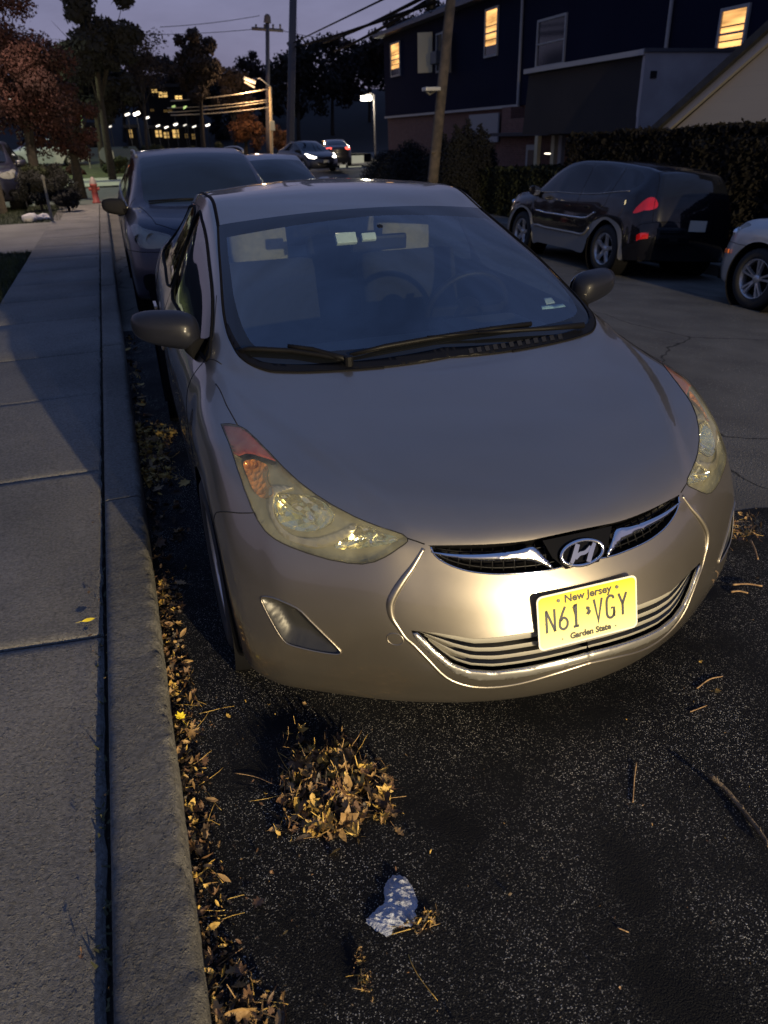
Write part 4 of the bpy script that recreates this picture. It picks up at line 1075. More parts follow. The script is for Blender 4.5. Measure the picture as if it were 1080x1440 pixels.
# plain sedan sharing the first net
SR = S
s2reg = [('headlight', hl), ('grille', grille), ('lower', lower), ('windscreen', W_out), ('win_a', win_f), ('win_b', win_r), ('rear_window', rglass),
         ('tail_light', cr_line(I((26.1, 3.2), (26.0, 4.4), (25.6, 5.6), (26.3, 6.2), (27.0, 5.6), (27.2, 4.2), (27.0, 3.2)), 3, True)), ('hood', hood), ('bumper', bumper), ('fender', fender), ('door_f', door_f), ('door_r', door_r)]
SV2, SR2 = cdt_regions(S, s2reg, .07)
def sedan(label, paintm, loc, rz, group=None, head=None, tail=None, name='parked_sedan', cat='car'):
    root = empty(name, loc, rz); tag(root, label, cat, group)
    P = lambda nm, key, mat, parent=root, sides=(1, -1), off=0.0: shell_mesh(nm, S, SV2, SR2[key], mat, parent, sides, off)
    P('body', 'rest', paintm); P('hood', 'hood', paintm); P('front_bumper', 'bumper', paintm); P('grille', 'grille', black); P('lower_intake', 'lower', black)
    P('windscreen', 'windscreen', blue_glass); P('rear_window', 'rear_window', dark_glass)
    for s in (1, -1):
        P('headlight', 'headlight', head or lamp_clear, root, (s,)); P('tail_light', 'tail_light', tail or red_lens, root, (s,)); P('fender', 'fender', paintm, root, (s,))
        d = P('front_door', 'door_f', paintm, root, (s,)); P('door_window', 'win_a', dark_glass, d, (s,)); d = P('rear_door', 'door_r', paintm, root, (s,)); P('door_window', 'win_b', dark_glass, d, (s,))
        mirror(root, .895, 1.40, .975, .125, .085, .082, .79, 1.33, .93, paintm, s)
        for yc in (.88, 3.58): wheel(root, s * (.79 if yc < 2 else .735), yc, .317, .20, s, .64, 8)
    MB().box((0, 2.3, .28), (1.5, 3.9, .12)).build('underbody', soft_black, root)
    MB().box((0, -.03, .48), (.305, .012, .152)).build('license_plate', plate_blank, root)
    return root
greyp = car_paint('grey_paint', (.16, .17, .20), .45, .3)
sedan('grey car out in the roadway beyond the dark blue crossover', greyp, (1.82, 11.3, -.07), R(0), head=None, name='oncoming_car')
# ------------------------------------------------------------ setting
def camb(x): return -.085 * max(0, min(x, 8.2) - 1.0)      # the street falls away to the far side
def structure(o): o['kind'] = 'structure'; return o
def grid_mesh(name, xs, ys, zf, mat, smooth=True):
    vs = [(x, y, zf(x, y)) for x in xs for y in ys]; ny = len(ys)
    fs = [(i * ny + j, (i + 1) * ny + j, (i + 1) * ny + j + 1, i * ny + j + 1) for i in range(len(xs) - 1) for j in range(ny - 1)]
    me = bpy.data.meshes.new(name); me.from_pydata(vs, [], fs); me.update()
    for p in me.polygons: p.use_smooth = smooth
    return link_mesh(name, me, mat)
def frange(a, b, s):
    n = max(1, round((b - a) / s)); return [a + (b - a) * i / n for i in range(n + 1)]

# asphalt with embedded stones
def asphalt(name, c0, c1, stone, amount, bump, rough=.85, scale=150, cracks=False, sizes=1.0):
    m = noisy(name, c0, c1, 1.6, rough, 0); nt = m.node_tree; L = nt.links.new; b = nt.nodes['Principled BSDF']
    tc = [n for n in nt.nodes if n.type == 'TEX_COORD'][0]; cr = [n for n in nt.nodes if n.type == 'VALTORGB'][0]
    wv = N(nt, 'ShaderNodeTexNoise', i_Scale=60.0, i_Detail=2); L(tc.outputs['Object'], wv.inputs['Vector'])
    mxv = N(nt, 'ShaderNodeMix', data_type='VECTOR'); mxv.inputs[0].default_value = .012
    L(tc.outputs['Object'], mxv.inputs[4]); L(wv.outputs['Color'], mxv.inputs[5])
    vo = N(nt, 'ShaderNodeTexVoronoi', i_Scale=scale, i_Randomness=1.0); L(mxv.outputs[1], vo.inputs['Vector'])
    # stones: random cells picked by colour
    sx = N(nt, 'ShaderNodeSeparateColor'); L(vo.outputs['Color'], sx.inputs[0])
    pick = N(nt, 'ShaderNodeMath', operation='GREATER_THAN'); pick.inputs[1].default_value = 1 - amount; L(sx.outputs[0], pick.inputs[0])
    near = N(nt, 'ShaderNodeMath', operation='LESS_THAN'); near.inputs[1].default_value = .42 * sizes; L(vo.outputs['Distance'], near.inputs[0])
    mul = N(nt, 'ShaderNodeMath', operation='MULTIPLY'); L(pick.outputs[0], mul.inputs[0]); L(near.outputs[0], mul.inputs[1])
    pw = N(nt, 'ShaderNodeMath', operation='POWER'); L(sx.outputs[1], pw.inputs[0]); pw.inputs[1].default_value = 2.6
    mul2 = N(nt, 'ShaderNodeMath', operation='MULTIPLY'); L(mul.outputs[0], mul2.inputs[0]); L(pw.outputs[0], mul2.inputs[1])
    pn = N(nt, 'ShaderNodeTexNoise', i_Scale=3.0, i_Detail=5); L(tc.outputs['Object'], pn.inputs['Vector'])
    pm = N(nt, 'ShaderNodeMapRange'); pm.inputs['From Min'].default_value = .36; pm.inputs['From Max'].default_value = .62; L(pn.outputs['Fac'], pm.inputs['Value'])
    mul3 = N(nt, 'ShaderNodeMath', operation='MULTIPLY'); L(mul2.outputs[0], mul3.inputs[0]); L(pm.outputs[0], mul3.inputs[1])
    mc = N(nt, 'ShaderNodeMix', data_type='RGBA'); mc.inputs[7].default_value = (*stone, 1); L(mul3.outputs[0], mc.inputs[0]); L(cr.outputs['Color'], mc.inputs[6])
    col = mc.outputs[2]
    h = N(nt, 'ShaderNodeTexNoise', i_Scale=scale * .8, i_Detail=4, i_Roughness=.8); L(tc.outputs['Object'], h.inputs['Vector'])
    ad = N(nt, 'ShaderNodeMath', operation='SUBTRACT'); L(h.outputs['Fac'], ad.inputs[0]); L(vo.outputs['Distance'], ad.inputs[1])
    hh = ad.outputs[0]
    if cracks:
        cv = N(nt, 'ShaderNodeTexVoronoi', feature='DISTANCE_TO_EDGE', i_Scale=.55); 
        nn = N(nt, 'ShaderNodeTexNoise', i_Scale=2.2, i_Detail=6); L(tc.outputs['Object'], nn.inputs['Vector'])
        mv = N(nt, 'ShaderNodeMix', data_type='VECTOR'); mv.inputs[0].default_value = .30; L(tc.outputs['Object'], mv.inputs[4]); L(nn.outputs['Color'], mv.inputs[5]); L(mv.outputs[1], cv.inputs['Vector'])
        cm = N(nt, 'ShaderNodeMapRange'); cm.inputs['From Min'].default_value = .0; cm.inputs['From Max'].default_value = .006; L(cv.outputs['Distance'], cm.inputs['Value'])
        c2 = N(nt, 'ShaderNodeMix', data_type='RGBA'); c2.inputs[6].default_value = (.022, .021, .019, 1); L(cm.outputs[0], c2.inputs[0]); L(col, c2.inputs[7]); col = c2.outputs[2]
    L(col, b.inputs['Base Color']); b.inputs['Specular IOR Level'].default_value = .12
    bp = N(nt, 'ShaderNodeBump', i_Strength=bump, i_Distance=.0022); L(hh, bp.inputs['Height']); L(bp.outputs[0], b.inputs['Normal'])
    return m
old_asph = asphalt('old_grey_asphalt', (.088, .084, .076), (.135, .128, .112), (.34, .32, .28), .45, 1.0, .9, 110, True)
new_asph = asphalt('black_asphalt', (.006, .0065, .008), (.012, .0125, .0145), (.62, .60, .54), .55, 1.0, .8, 270, False, 1.0)
structure(grid_mesh('ground', [-400, -60, 0, 60, 400], [-200, -20, 60, 200, 700], lambda x, y: -.85, noisy('dark_soil', (.012, .014, .008), (.03, .032, .016), 1.5, 1, .3, 20)))
structure(grid_mesh('road', [-1.115, 1, 3, 5, 8.22], frange(-45, 23, 4), lambda x, y: camb(x), old_asph))
structure(grid_mesh('cross_street', [-60, -30, -10, 1, 8.2, 20, 60], frange(23, 33.5, 2.1), lambda x, y: camb(x), noisy('cross_asphalt', (.05, .05, .055), (.075, .075, .08), 2, .9)))
structure(grid_mesh('road_beyond', [1.0, 4, 8.2, 60], frange(33.5, 110, 10), lambda x, y: camb(x) * max(.2, 1 - (y - 33) / 30), old_asph))
# the black resurfaced strip around the nearest car
def wig(i, s=0): return noise.noise(Vector((i * 1.7, s, 3.1)))
rb = random.Random(11)
edge = []
for i in range(61):
    x = -1.112 + i * (6.0 + 1.112) / 60
    y = (6.2 if x < .95 else 1.02) + .06 * wig(x * 1.3) + .03 * wig(x * 9) + (x - 1.0) * (.03 if x > 1 else 0)
    edge.append((x, y))
poly = [(-1.112, -14.0), (6.0, -14.0)] + edge[::-1]
bm = bmesh.new()
bot = [[(x, -14 + (y + 14) * t) for t in (0, .6, .85, .93, .97, 1)] for x, y in edge]
vg = [[bm.verts.new((x, y, .004 + camb(x) + (.0 if k < 5 else -.003))) for k, (x, y) in enumerate(c)] for c in bot]
for i in range(60):
    for k in range(5): bm.faces.new((vg[i][k], vg[i+1][k], vg[i+1][k+1], vg[i][k+1]))
me = bpy.data.meshes.new('road_patch'); bm.to_mesh(me); bm.free(); structure(link_mesh('road_patch', me, new_asph))

# concrete
def concrete(name, c0, c1, bump, scale, rough=.92, sp=.3):
    m = noisy(name, c0, c1, 1.1, rough, 0, spec=sp); nt = m.node_tree; L = nt.links.new; b = nt.nodes['Principled BSDF']
    tc = [n for n in nt.nodes if n.type == 'TEX_COORD'][0]; cr = [n for n in nt.nodes if n.type == 'VALTORGB'][0]
    wn = N(nt, 'ShaderNodeTexNoise', i_Scale=70.0, i_Detail=2); L(tc.outputs['Object'], wn.inputs['Vector'])
    wx = N(nt, 'ShaderNodeMix', data_type='VECTOR'); wx.inputs[0].default_value = .02; L(tc.outputs['Object'], wx.inputs[4]); L(wn.outputs['Color'], wx.inputs[5])
    v = N(nt, 'ShaderNodeTexVoronoi', i_Scale=scale); L(wx.outputs[1], v.inputs['Vector'])
    sc_ = N(nt, 'ShaderNodeSeparateColor'); L(v.outputs['Color'], sc_.inputs[0])
    mrd = N(nt, 'ShaderNodeMapRange'); mrd.inputs['From Min'].default_value = .15; mrd.inputs['From Max'].default_value = .5; mrd.inputs['To Min'].default_value = 1; mrd.inputs['To Max'].default_value = 0; L(v.outputs['Distance'], mrd.inputs['Value'])
    pk = N(nt, 'ShaderNodeMapRange'); pk.inputs['From Min'].default_value = .45; pk.inputs['From Max'].default_value = .9; pk.inputs['To Min'].default_value = -.35; pk.inputs['To Max'].default_value = 1; L(sc_.outputs[0], pk.inputs['Value'])
    dm = N(nt, 'ShaderNodeMath', operation='MULTIPLY'); L(mrd.outputs[0], dm.inputs[0]); L(pk.outputs[0], dm.inputs[1])
    n1 = N(nt, 'ShaderNodeTexNoise', i_Scale=scale * 3.0, i_Detail=2, i_Roughness=.6); L(tc.outputs['Object'], n1.inputs['Vector'])
    n1s = N(nt, 'ShaderNodeMath', operation='MULTIPLY'); n1s.inputs[1].default_value = .8; L(n1.outputs['Fac'], n1s.inputs[0])
    su = N(nt, 'ShaderNodeMath', operation='ADD'); L(dm.outputs[0], su.inputs[0]); L(n1s.outputs[0], su.inputs[1])
    bp = N(nt, 'ShaderNodeBump', i_Strength=bump, i_Distance=.0042); L(su.outputs[0], bp.inputs['Height']); L(bp.outputs[0], b.inputs['Normal'])
    n2 = N(nt, 'ShaderNodeTexNoise', i_Scale=90.0, i_Detail=3); L(tc.outputs['Object'], n2.inputs['Vector'])
    mr = N(nt, 'ShaderNodeMapRange'); mr.inputs['From Min'].default_value = .3; mr.inputs['From Max'].default_value = .7; mr.inputs['To Min'].default_value = .62; mr.inputs['To Max'].default_value = 1.15; L(n2.outputs['Fac'], mr.inputs['Value'])
    mm = N(nt, 'ShaderNodeMix', data_type='RGBA', blend_type='MULTIPLY'); mm.inputs[0].default_value = 1; L(cr.outputs[0], mm.inputs[6]); L(mr.outputs[0], mm.inputs[7]); L(mm.outputs[2], b.inputs['Base Color'])
    return m
walk_m = concrete('sidewalk_concrete', (.14, .135, .125), (.21, .20, .185), 1.0, 120)
kerb_m = concrete('kerb_concrete', (.11, .105, .095), (.18, .172, .155), 1.0, 120)
# slabs
jn = [-9.9, -8.5, -7.1, -5.7, -4.35, -3.0, -1.75, -.48, .88, 2.34, 3.68, 4.86, 6.27, 7.44, 8.5, 9.56]
y = 9.56
while y < 21.2: y += 1.35; jn.append(y)
bm = bmesh.new()
for i in range(len(jn) - 1):
    a, b = jn[i] + .006, jn[i + 1] - .006
    near = b > -2.2 and a < 4
    xs = frange(-2.30, -1.300, .05 if near else .25); ys = frange(a, b, .05 if near else .35)
    tilt = rb.uniform(-.004, .004)
    def z(x, y, a=a, b=b, tilt=tilt):
        drop = .032 * max(0, min(1, (2.8 - y) / 2.5)) * max(0, min(1, (x + 1.62) / .32))     # slab sinks towards the kerb
        e = min(y - a, b - y, x + 2.30, -1.300 - x)
        r_ = -.010 * max(0, 1 - e / .012) ** 2
        return .150 - drop + r_ + tilt * (y - a) + .0025 * noise.noise(Vector((x * 3, y * 3, 1)))
    # extra lines near the edges for the rounded arris
    xs = sorted(set(xs + [-2.295, -2.288, -1.305, -1.312])); ys = sorted(set(ys + [a + .005, a + .012, b - .005, b - .012]))
    ny = len(ys)
    V = [[bm.verts.new((x + (.009 * noise.noise(Vector((0, y_ * 9, 2))) + .006 * noise.noise(Vector((0, y_ * 33, 2))) + .006 if x > -1.32 else 0), y_, z(x, y_))) for y_ in ys] for x in xs]
    for p in range(len(xs) - 1):
        for q in range(ny - 1): bm.faces.new((V[p][q], V[p+1][q], V[p+1][q+1], V[p][q+1])).smooth = True
    # sides
    def skirt(line):
        lo_ = [bm.verts.new((v.co.x, v.co.y, .06)) for v in line]
        for k in range(len(line) - 1): bm.faces.new((line[k], line[k+1], lo_[k+1], lo_[k]))
    skirt(V[0]); skirt(V[-1]); skirt([r_[0] for r_ in V]); skirt([r_[-1] for r_ in V])
me = bpy.data.meshes.new('sidewalk'); bm.to_mesh(me); bm.free(); structure(link_mesh('sidewalk', me, walk_m))
structure(grid_mesh('joint_soil', [-2.32, -1.8, -1.20], frange(-10, 21.5, 1), lambda x, y: .112 - (.018 if y < 2 else 0), noisy('joint_soil_mat', (.012, .010, .008), (.045, .036, .026), 20, 1, .5, 60)))
# kerb: rough cast concrete with worn arris; stones a few metres long
bm = bmesh.new()
kj = [-9, -6, -3.1, -.02 - 1.2, 1.93, 5.0, 8.0, 11, 14, 17, 20, 22]
kj = [-10, -7, -4.1, -1.15, 1.93, 5.0, 8.0, 11, 14, 17, 20, 22.4]
for i in range(len(kj) - 1):
    a, b = kj[i] + .004, kj[i + 1] - .004
    st = .014 if (a < 4 and b > -1.2) else .12
    ys = frange(max(a, -10), b, st)
    prof = [(-1.278, .05), (-1.278, .138), (-1.272, .149)] + [(x, .152) for x in (-1.25, -1.22, -1.19, -1.16, -1.14)] + [(-1.128, .150), (-1.119, .144), (-1.113, .134), (-1.110, .12)] + [(-1.108, z_) for z_ in (.10, .08, .06, .04, .02, -.02)]
    cols = []
    for y_ in ys:
        c = []
        for (x, zz) in prof:
            n1 = noise.noise(Vector((x * 60, y_ * 60, zz * 60))); n2 = noise.noise(Vector((x * 14 + 5, y_ * 14, zz * 14)))
            e = 1.0 if -1.135 < x and zz > .08 else .35
            n3 = max(0, noise.noise(Vector((x * 9, y_ * 22, 7 + zz * 9))) - .22) * (1 if -1.14 < x and .10 < zz else 0); dx = (.0055 * n1 + .006 * n2) * e - .010 * n3; dz = (.0045 * n1 + .005 * n2) * e - .008 * n3
            c.append(bm.verts.new((x + (dx if x > -1.135 else 0), y_, zz + (dz if zz > .11 else 0))))
        cols.append(c)
    for p in range(len(cols) - 1):
        for q in range(len(prof) - 1): bm.faces.new((cols[p][q], cols[p][q+1], cols[p+1][q+1], cols[p+1][q])).smooth = True
    bm.faces.new(cols[0]); bm.faces.new(cols[-1][::-1])
bmesh.ops.recalc_face_normals(bm, faces=bm.faces[:])
me = bpy.data.meshes.new('kerb'); bm.to_mesh(me); bm.free(); structure(link_mesh('kerb', me, kerb_m))
# far side kerb and pavement
mb = MB(); mb.box((8.29, -4, -.55), (.16, 54, .22), bevel=.015); structure(mb.build('far_kerb', kerb_m))
structure(grid_mesh('far_sidewalk', [8.36, 8.9, 9.5], frange(-30, 23, 1.3), lambda x, y: -.46, walk_m))
lawn_m = noisy('lawn_soil', (.010, .014, .005), (.022, .028, .010), 4, 1, .4, 60)
structure(grid_mesh('far_lawn', [9.5, 12, 20, 60], frange(-30, 60, 5), lambda x, y: -.46, lawn_m))
structure(grid_mesh('front_lawn', frange(-14, -2.305, .6), frange(-10, 11.9, .6), lambda x, y: .12 + .03 * min(1, (-2.3 - x)), lawn_m))
structure(grid_mesh('driveway', frange(-14, -2.305, .8), frange(11.9, 17.1, .8), lambda x, y: .135, noisy('driveway_concrete', (.10, .098, .092), (.15, .145, .135), 1.2, .9, .3, 60)))
structure(grid_mesh('side_yard', frange(-30, -2.1, .6), frange(17.1, 22.6, .6), lambda x, y: .13, lawn_m))
structure(grid_mesh('corner_pavement', frange(-10, 1.2, 1), frange(33.6, 40, 1), lambda x, y: .05 + .012 * (y - 33), noisy('concrete_lamplight_tint', (.26, .26, .22), (.34, .34, .28), 1.2, .9, .2, 40)))  # pavement colour paled to carry the lamp light on it
structure(grid_mesh('verge', frange(-40, 1.5, 2), frange(40, 62, 2), lambda x, y: .14 + .055 * (y - 40), noisy('verge_grass', (.04, .05, .015), (.07, .08, .03), 2, 1, .4, 30)))
def hillz(x, y):
    t = max(0, min(1, (y - 88) / 60)); return -.05 + t * t * (3 - 2 * t) * (9 + 2.0 * noise.noise(Vector((x * .02, y * .02, 0))))
structure(grid_mesh('hillside', frange(-120, 160, 10), frange(86, 190, 6), hillz, noisy('hill_ground', (.004, .004, .004), (.008, .007, .006), .3, 1)))

# ------------------------------------------------------------ leaf litter
def leaf_shape(kind):
    if kind == 0:      # lobed oak leaf
        L_ = [(0, -.55), (.06, -.35), (.22, -.38), (.14, -.18), (.38, -.12), (.20, .02), (.34, .20), (.14, .22), (.12, .40), (0, .52)]
        return L_ + [(-x, y) for x, y in L_[::-1][1:-1]]
    if kind == 1:      # maple
        L_ = [(0, -.30), (.12, -.22), (.32, -.36), (.30, -.16), (.52, -.06), (.34, .04), (.40, .30), (.18, .20), (.12, .30), (0, .55)]
        return L_ + [(-x, y) for x, y in L_[::-1][1:-1]]
    L_ = [(0, -.5), (.12, -.32), (.20, -.05), (.17, .20), (.08, .40), (0, .52)]
    return L_ + [(-x, y) for x, y in L_[::-1][1:-1]]
def add_leaf(bm, loc, size, kind, r, flat=1.0, stem=True, cl=None, ci=0):
    pts = leaf_shape(kind); cv = r.uniform(.15, .9) * flat; tw = r.uniform(-.6, .6) * flat
    E_ = Matrix.Rotation(r.uniform(0, 6.283), 4, 'Z') @ Matrix.Rotation(r.gauss(0, .55) * flat, 4, 'X') @ Matrix.Rotation(r.gauss(0, .55) * flat, 4, 'Y')
    asp = r.uniform(.7, 1.1)
    def T(x, y):
        zz = cv * (x * x * 1.6) + tw * x * y + .35 * cv * y * y
        return Vector(loc) + E_ @ Vector((x * size * asp, y * size, zz * size))
    vs = [bm.verts.new(T(x, y)) for x, y in pts]
    c0 = bm.verts.new(T(0, -.2)); c1 = bm.verts.new(T(0, .2)); n = len(vs)
    fs = []
    h = n // 2
    for i in range(n):
        y0 = (pts[i][1] + pts[(i + 1) % n][1]) / 2
        fs.append(bm.faces.new((vs[i], vs[(i + 1) % n], c1 if y0 > 0 else c0)))
    # bridge triangles between the two mid points
    for i in range(n):
        a, b = pts[i][1], pts[(i + 1) % n][1]
        y0 = (a + b) / 2; ynext = (pts[(i + 1) % n][1] + pts[(i + 2) % n][1]) / 2
        if (y0 > 0) != (ynext > 0): fs.append(bm.faces.new((vs[(i + 1) % n], c0, c1)))
    if stem:
        a = T(0, -.5); b = T(r.uniform(-.1, .1), -.95); d = Vector((.02 * size, .0, .01 * size))
        q = [bm.verts.new(a - d), bm.verts.new(a + d), bm.verts.new(b + d * .6), bm.verts.new(b - d * .6)]
        fs.append(bm.faces.new(q))
    for f in fs: f.material_index = ci
def leafmat(name, c, c2):
    m = noisy(name, c, c2, 25, .6, .3, 90); return m
LM = [leafmat('leaf_tan', (.20, .12, .045), (.30, .19, .08)), leafmat('leaf_gold', (.34, .21, .045), (.46, .31, .08)), leafmat('leaf_brown', (.075, .040, .020), (.14, .075, .036)), leafmat('leaf_dark', (.020, .013, .009), (.045, .027, .015))]
yellow_leaf = leafmat('leaf_yellow', (.65, .50, .02), (.75, .62, .05))
twig_m = noisy('twig_bark', (.20, .12, .06), (.34, .22, .11), 30, .8, .3, 90)
def twig(bm_mb, p, L_, ang, r, rad=.0014, lift=.004, mi=0):
    d = Vector((math.cos(ang), math.sin(ang), r.uniform(-.1, .25))); pts = []
    q = Vector(p)
    for k in range(6):
        pts.append(q.copy()); d.rotate(Matrix.Rotation(r.uniform(-.16, .16), 3, 'Z')); q = q + d * L_ / 5; q.z = max(q.z, .004 + rad)
    bm_mb.tube(pts, [rad * (1 - .1 * k) for k in range(6)], 5, mi=mi)
def pile(name, label, cat, cx, cy, rx, ry, h, n, sz, seed, wts, tw=30, group=None, kind='stuff', zb=0.004):
    r = random.Random(seed); mb = MB()
    for i in range(n):
        a = r.uniform(0, 6.283); q = math.sqrt(r.random()) * (1 + .22 * math.sin(3 * a + seed) + .14 * math.sin(7 * a + 1) + (.5 * r.random() if r.random() < .12 else 0))
        x = cx + rx * q * math.cos(a); y = cy + ry * q * math.sin(a)
        z = zb + .006 + h * max(0, 1 - q * q) * r.uniform(.15, 1)
        add_leaf(mb.bm, (x, y, z), sz * r.choice((.4, .6, .8, 1.0, 1.5)) * r.uniform(.7, 1.2), r.choice((0, 0, 1, 2, 2, 2)), r, 1.5, True, ci=r.choices(range(4), wts)[0])
    for i in range(tw):
        a = r.uniform(0, 6.283); q = math.sqrt(r.random())
        twig(mb, (cx + rx * q * .8 * math.cos(a), cy + ry * q * .8 * math.sin(a), zb + h * .5 * (1 - q)), r.uniform(.3, 1.0) * min(.15, max(rx, ry)), r.uniform(0, 6.283), r, r.uniform(.0008, .0020), mi=1 if r.random() < .6 else 0)
    o = mb.build_raw(name, LM, None); tag(o, label, cat, group, kind); return o
pile('leaf_pile', 'heap of dead golden brown leaves and twigs on the black asphalt', 'leaves', -.715, .055, .155, .165, .042, 560, .042, 3, (5, 4, 4, 3), 44)
# gutter litter
def strip(name, label, x0, x1, ya, yb, n, sz, seed, wts, zb=.004, tw=0):
    r = random.Random(seed); mb = MB()
    for i in range(n):
        y = r.uniform(ya, yb); dn = .5 + .5 * noise.noise(Vector((0, y * 3.1, seed)))
        if r.random() > dn * 1.5: continue
        x = x0 + (x1 - x0) * (r.random() ** 1.8) * (.45 + .9 * dn)
        add_leaf(mb.bm, (x, y, zb + r.uniform(.004, .03) * (1 if x < (x0 + x1) / 2 else .5)), sz * r.choice((.35, .5, .8, 1.0, 1.8)) * r.uniform(.7, 1.2), r.choice((0, 1, 2, 2)), r, 1.2, False, ci=r.choices(range(4), wts)[0])
    for i in range(tw): twig(mb, (r.uniform(x0, x1), r.uniform(ya, yb), zb), r.uniform(.04, .12), r.uniform(0, 6.283), r, .0012, mi=1)
    o = mb.build_raw(name, LM, None); tag(o, label, 'leaves', kind='stuff'); return o
strip('gutter_leaves', 'ragged line of dead leaves along the foot of the kerb', -1.104, -1.02, -.5, 1.42, 1250, .022, 5, (4, 2, 4, 4), tw=34)
strip('gutter_leaves', 'bright golden leaves gathered beside the sedan in the gutter', -1.095, -.90, 2.35, 3.35, 1100, .030, 8, (3, 7, 2, 1), tw=30)  # gold-heavy mix, brightened in colour for light reaching under the car
strip('gutter_leaves', 'thin leaf scatter in the gutter further up the street', -1.09, -1.0, 3.4, 5.9, 170, .04, 9, (2, 2, 3, 3))
strip('gutter_leaves', 'few dull leaves in the gutter between the brighter heaps', -1.09, -.92, 1.42, 2.35, 90, .04, 10, (2, 1, 3, 3))
pile('leaf_debris', 'brown needles and bark along the edge of the dark patch', 'leaves', 1.15, .90, .34, .20, .015, 620, .030, 21, (3, 2, 4, 4), 90)
pile('leaf_debris', 'loose leaves in the gutter at the bottom of the picture', 'leaves', -1.02, -.455, .055, .065, .02, 26, .045, 22, (4, 2, 2, 1), 8)
p = atg(575, 1298); pile('leaf_debris', 'tuft of dry straw leaves beside the pale rag', 'leaves', p.x + .02, p.y - .015, .055, .022, .01, 50, .018, 24, (3, 3, 2, 1), 5)
p = atg(512, 1375); pile('leaf_debris', 'small feathery strip of dead needles below the pale rag', 'leaves', p.x, p.y, .016, .060, .006, 90, .009, 25, (3, 2, 3, 1), 4)
# one-off leaves and sticks
def one_leaf(name, label, px, py, z, size, kind, mat, seed, flat=.5):
    q = atg(px, py, z); r = random.Random(seed); bm = bmesh.new(); add_leaf(bm, (q.x, q.y, z + .010), size, kind, r, flat, True)
    me = bpy.data.meshes.new(name); bm.to_mesh(me); bm.free(); o = link_mesh(name, me, mat); tag(o, label, 'leaf', 'single fallen leaves'); return o
one_leaf('fallen_leaf', 'yellow leaf lying on the sidewalk next to the slab joint', 125, 875, .142, .045, 2, yellow_leaf, 1)
one_leaf('fallen_leaf', 'yellow leaf in the gutter litter beside the kerb', 254, 1011, .025, .036, 1, yellow_leaf, 2)
one_leaf('fallen_leaf', 'orange leaf on dark asphalt between kerb and sedan wheel', 260, 681, .006, .085, 1, LM[1], 3, .3)
one_leaf('fallen_leaf', 'reddish brown leaf alone on black asphalt below the leaf heap', 364, 1272, .006, .036, 1, LM[2], 4, .4)
one_leaf('fallen_leaf', 'tiny pale leaf on the asphalt left of the pale rag', 402, 1315, .006, .014, 2, LM[1], 5, .3)
one_leaf('fallen_leaf', 'small pale leaf just right of the leaf heap', 555, 1150, .006, .020, 1, LM[0], 6, .5)
one_leaf('fallen_leaf', 'small tan leaf on the asphalt in front of the bumper, right', 1008, 975, .006, .024, 1, LM[1], 7, .5)
one_leaf('fallen_leaf', 'brown leaf beside the sedan in the gutter shade', 255, 822, .006, .06, 0, LM[0], 8, .4)
one_leaf('fallen_leaf', 'dark brown leaf in the gutter above the lower leaf litter', 290, 1355, .006, .055, 1, LM[3], 9, .4)
def stick(name, label, pts, rad, mat, knots=True):
    mb = MB(); P = [atg(x, y, .004 + zz) + Vector((0, 0, 0)) for x, y, zz in pts]
    P = [Vector(p) for p in cr_line([tuple(p) for p in P], 4)]; n = len(P)
    mb.tube(P, [rad * (1 + .22 * noise.noise(Vector((i * .7, 0, 0)))) * (1 - .25 * i / n) for i in range(n)], 8)
    if knots:
        for i in (2, n // 2, n - 4):
            d = Vector((.3, .6, .5)).normalized(); mb.tube([P[i], P[i] + d * rad * 2.2], [rad * .6, rad * .25], 6)
    o = mb.build_raw(name, mat); tag(o, label, 'stick', 'sticks and twigs on the road'); return o
bark = noisy('stick_bark', (.06, .045, .03), (.17, .125, .08), 40, .85, .6, 120)
stick('broken_stick', 'thick broken stick at the right edge of the picture', [(998, 1090, .02), (1020, 1110, .012), (1045, 1140, .008), (1065, 1165, .010), (1082, 1190, .012)], .0068, bark)
stick('twig', 'thin reddish twig standing lengthwise left of the thick stick', [(895, 1072, .004), (892, 1095, .002), (890, 1128, .002)], .0020, twig_m, False)
stick('twig', 'pale twig on the asphalt below the right bumper corner', [(980, 968, .002), (998, 955, .003), (1016, 951, .002)], .0024, twig_m, False)
stick('twig', 'faint short twig under the front bumper, right', [(970, 1001, .002), (994, 992, .002)], .0018, twig_m, False)
stick('twig', 'long straight straw at the lower left near the kerb', [(306, 1358, .002), (341, 1333, .004)], .0012, twig_m, False)
stick('twig', 'curved straw just above the bottom leaves', [(325, 1392, .002), (340, 1372, .004), (358, 1360, .002)], .0012, twig_m, False)
stick('twig', 'pale twig poking out left of the leaf heap', [(330, 1087, .002), (358, 1092, .006), (385, 1103, .012)], .0012, twig_m, False)
stick('twig', 'pale sliver in the middle of the lower asphalt', [(868, 1304, .002), (884, 1311, .002)], .0016, twig_m, False)
for i, (x, y, x2, y2, t) in enumerate([(1030, 822, 1072, 824, 'upper'), (1028, 832, 1052, 834, 'lower'), (1056, 760, 1066, 786, 'upright')]):
    stick('wood_splinter', '%s pale wood splinter beside the right bumper corner' % t, [(x, y, .004), ((x + x2) / 2, (y + y2) / 2 - 2, .006), (x2, y2, .004)], .004, twig_m, False)
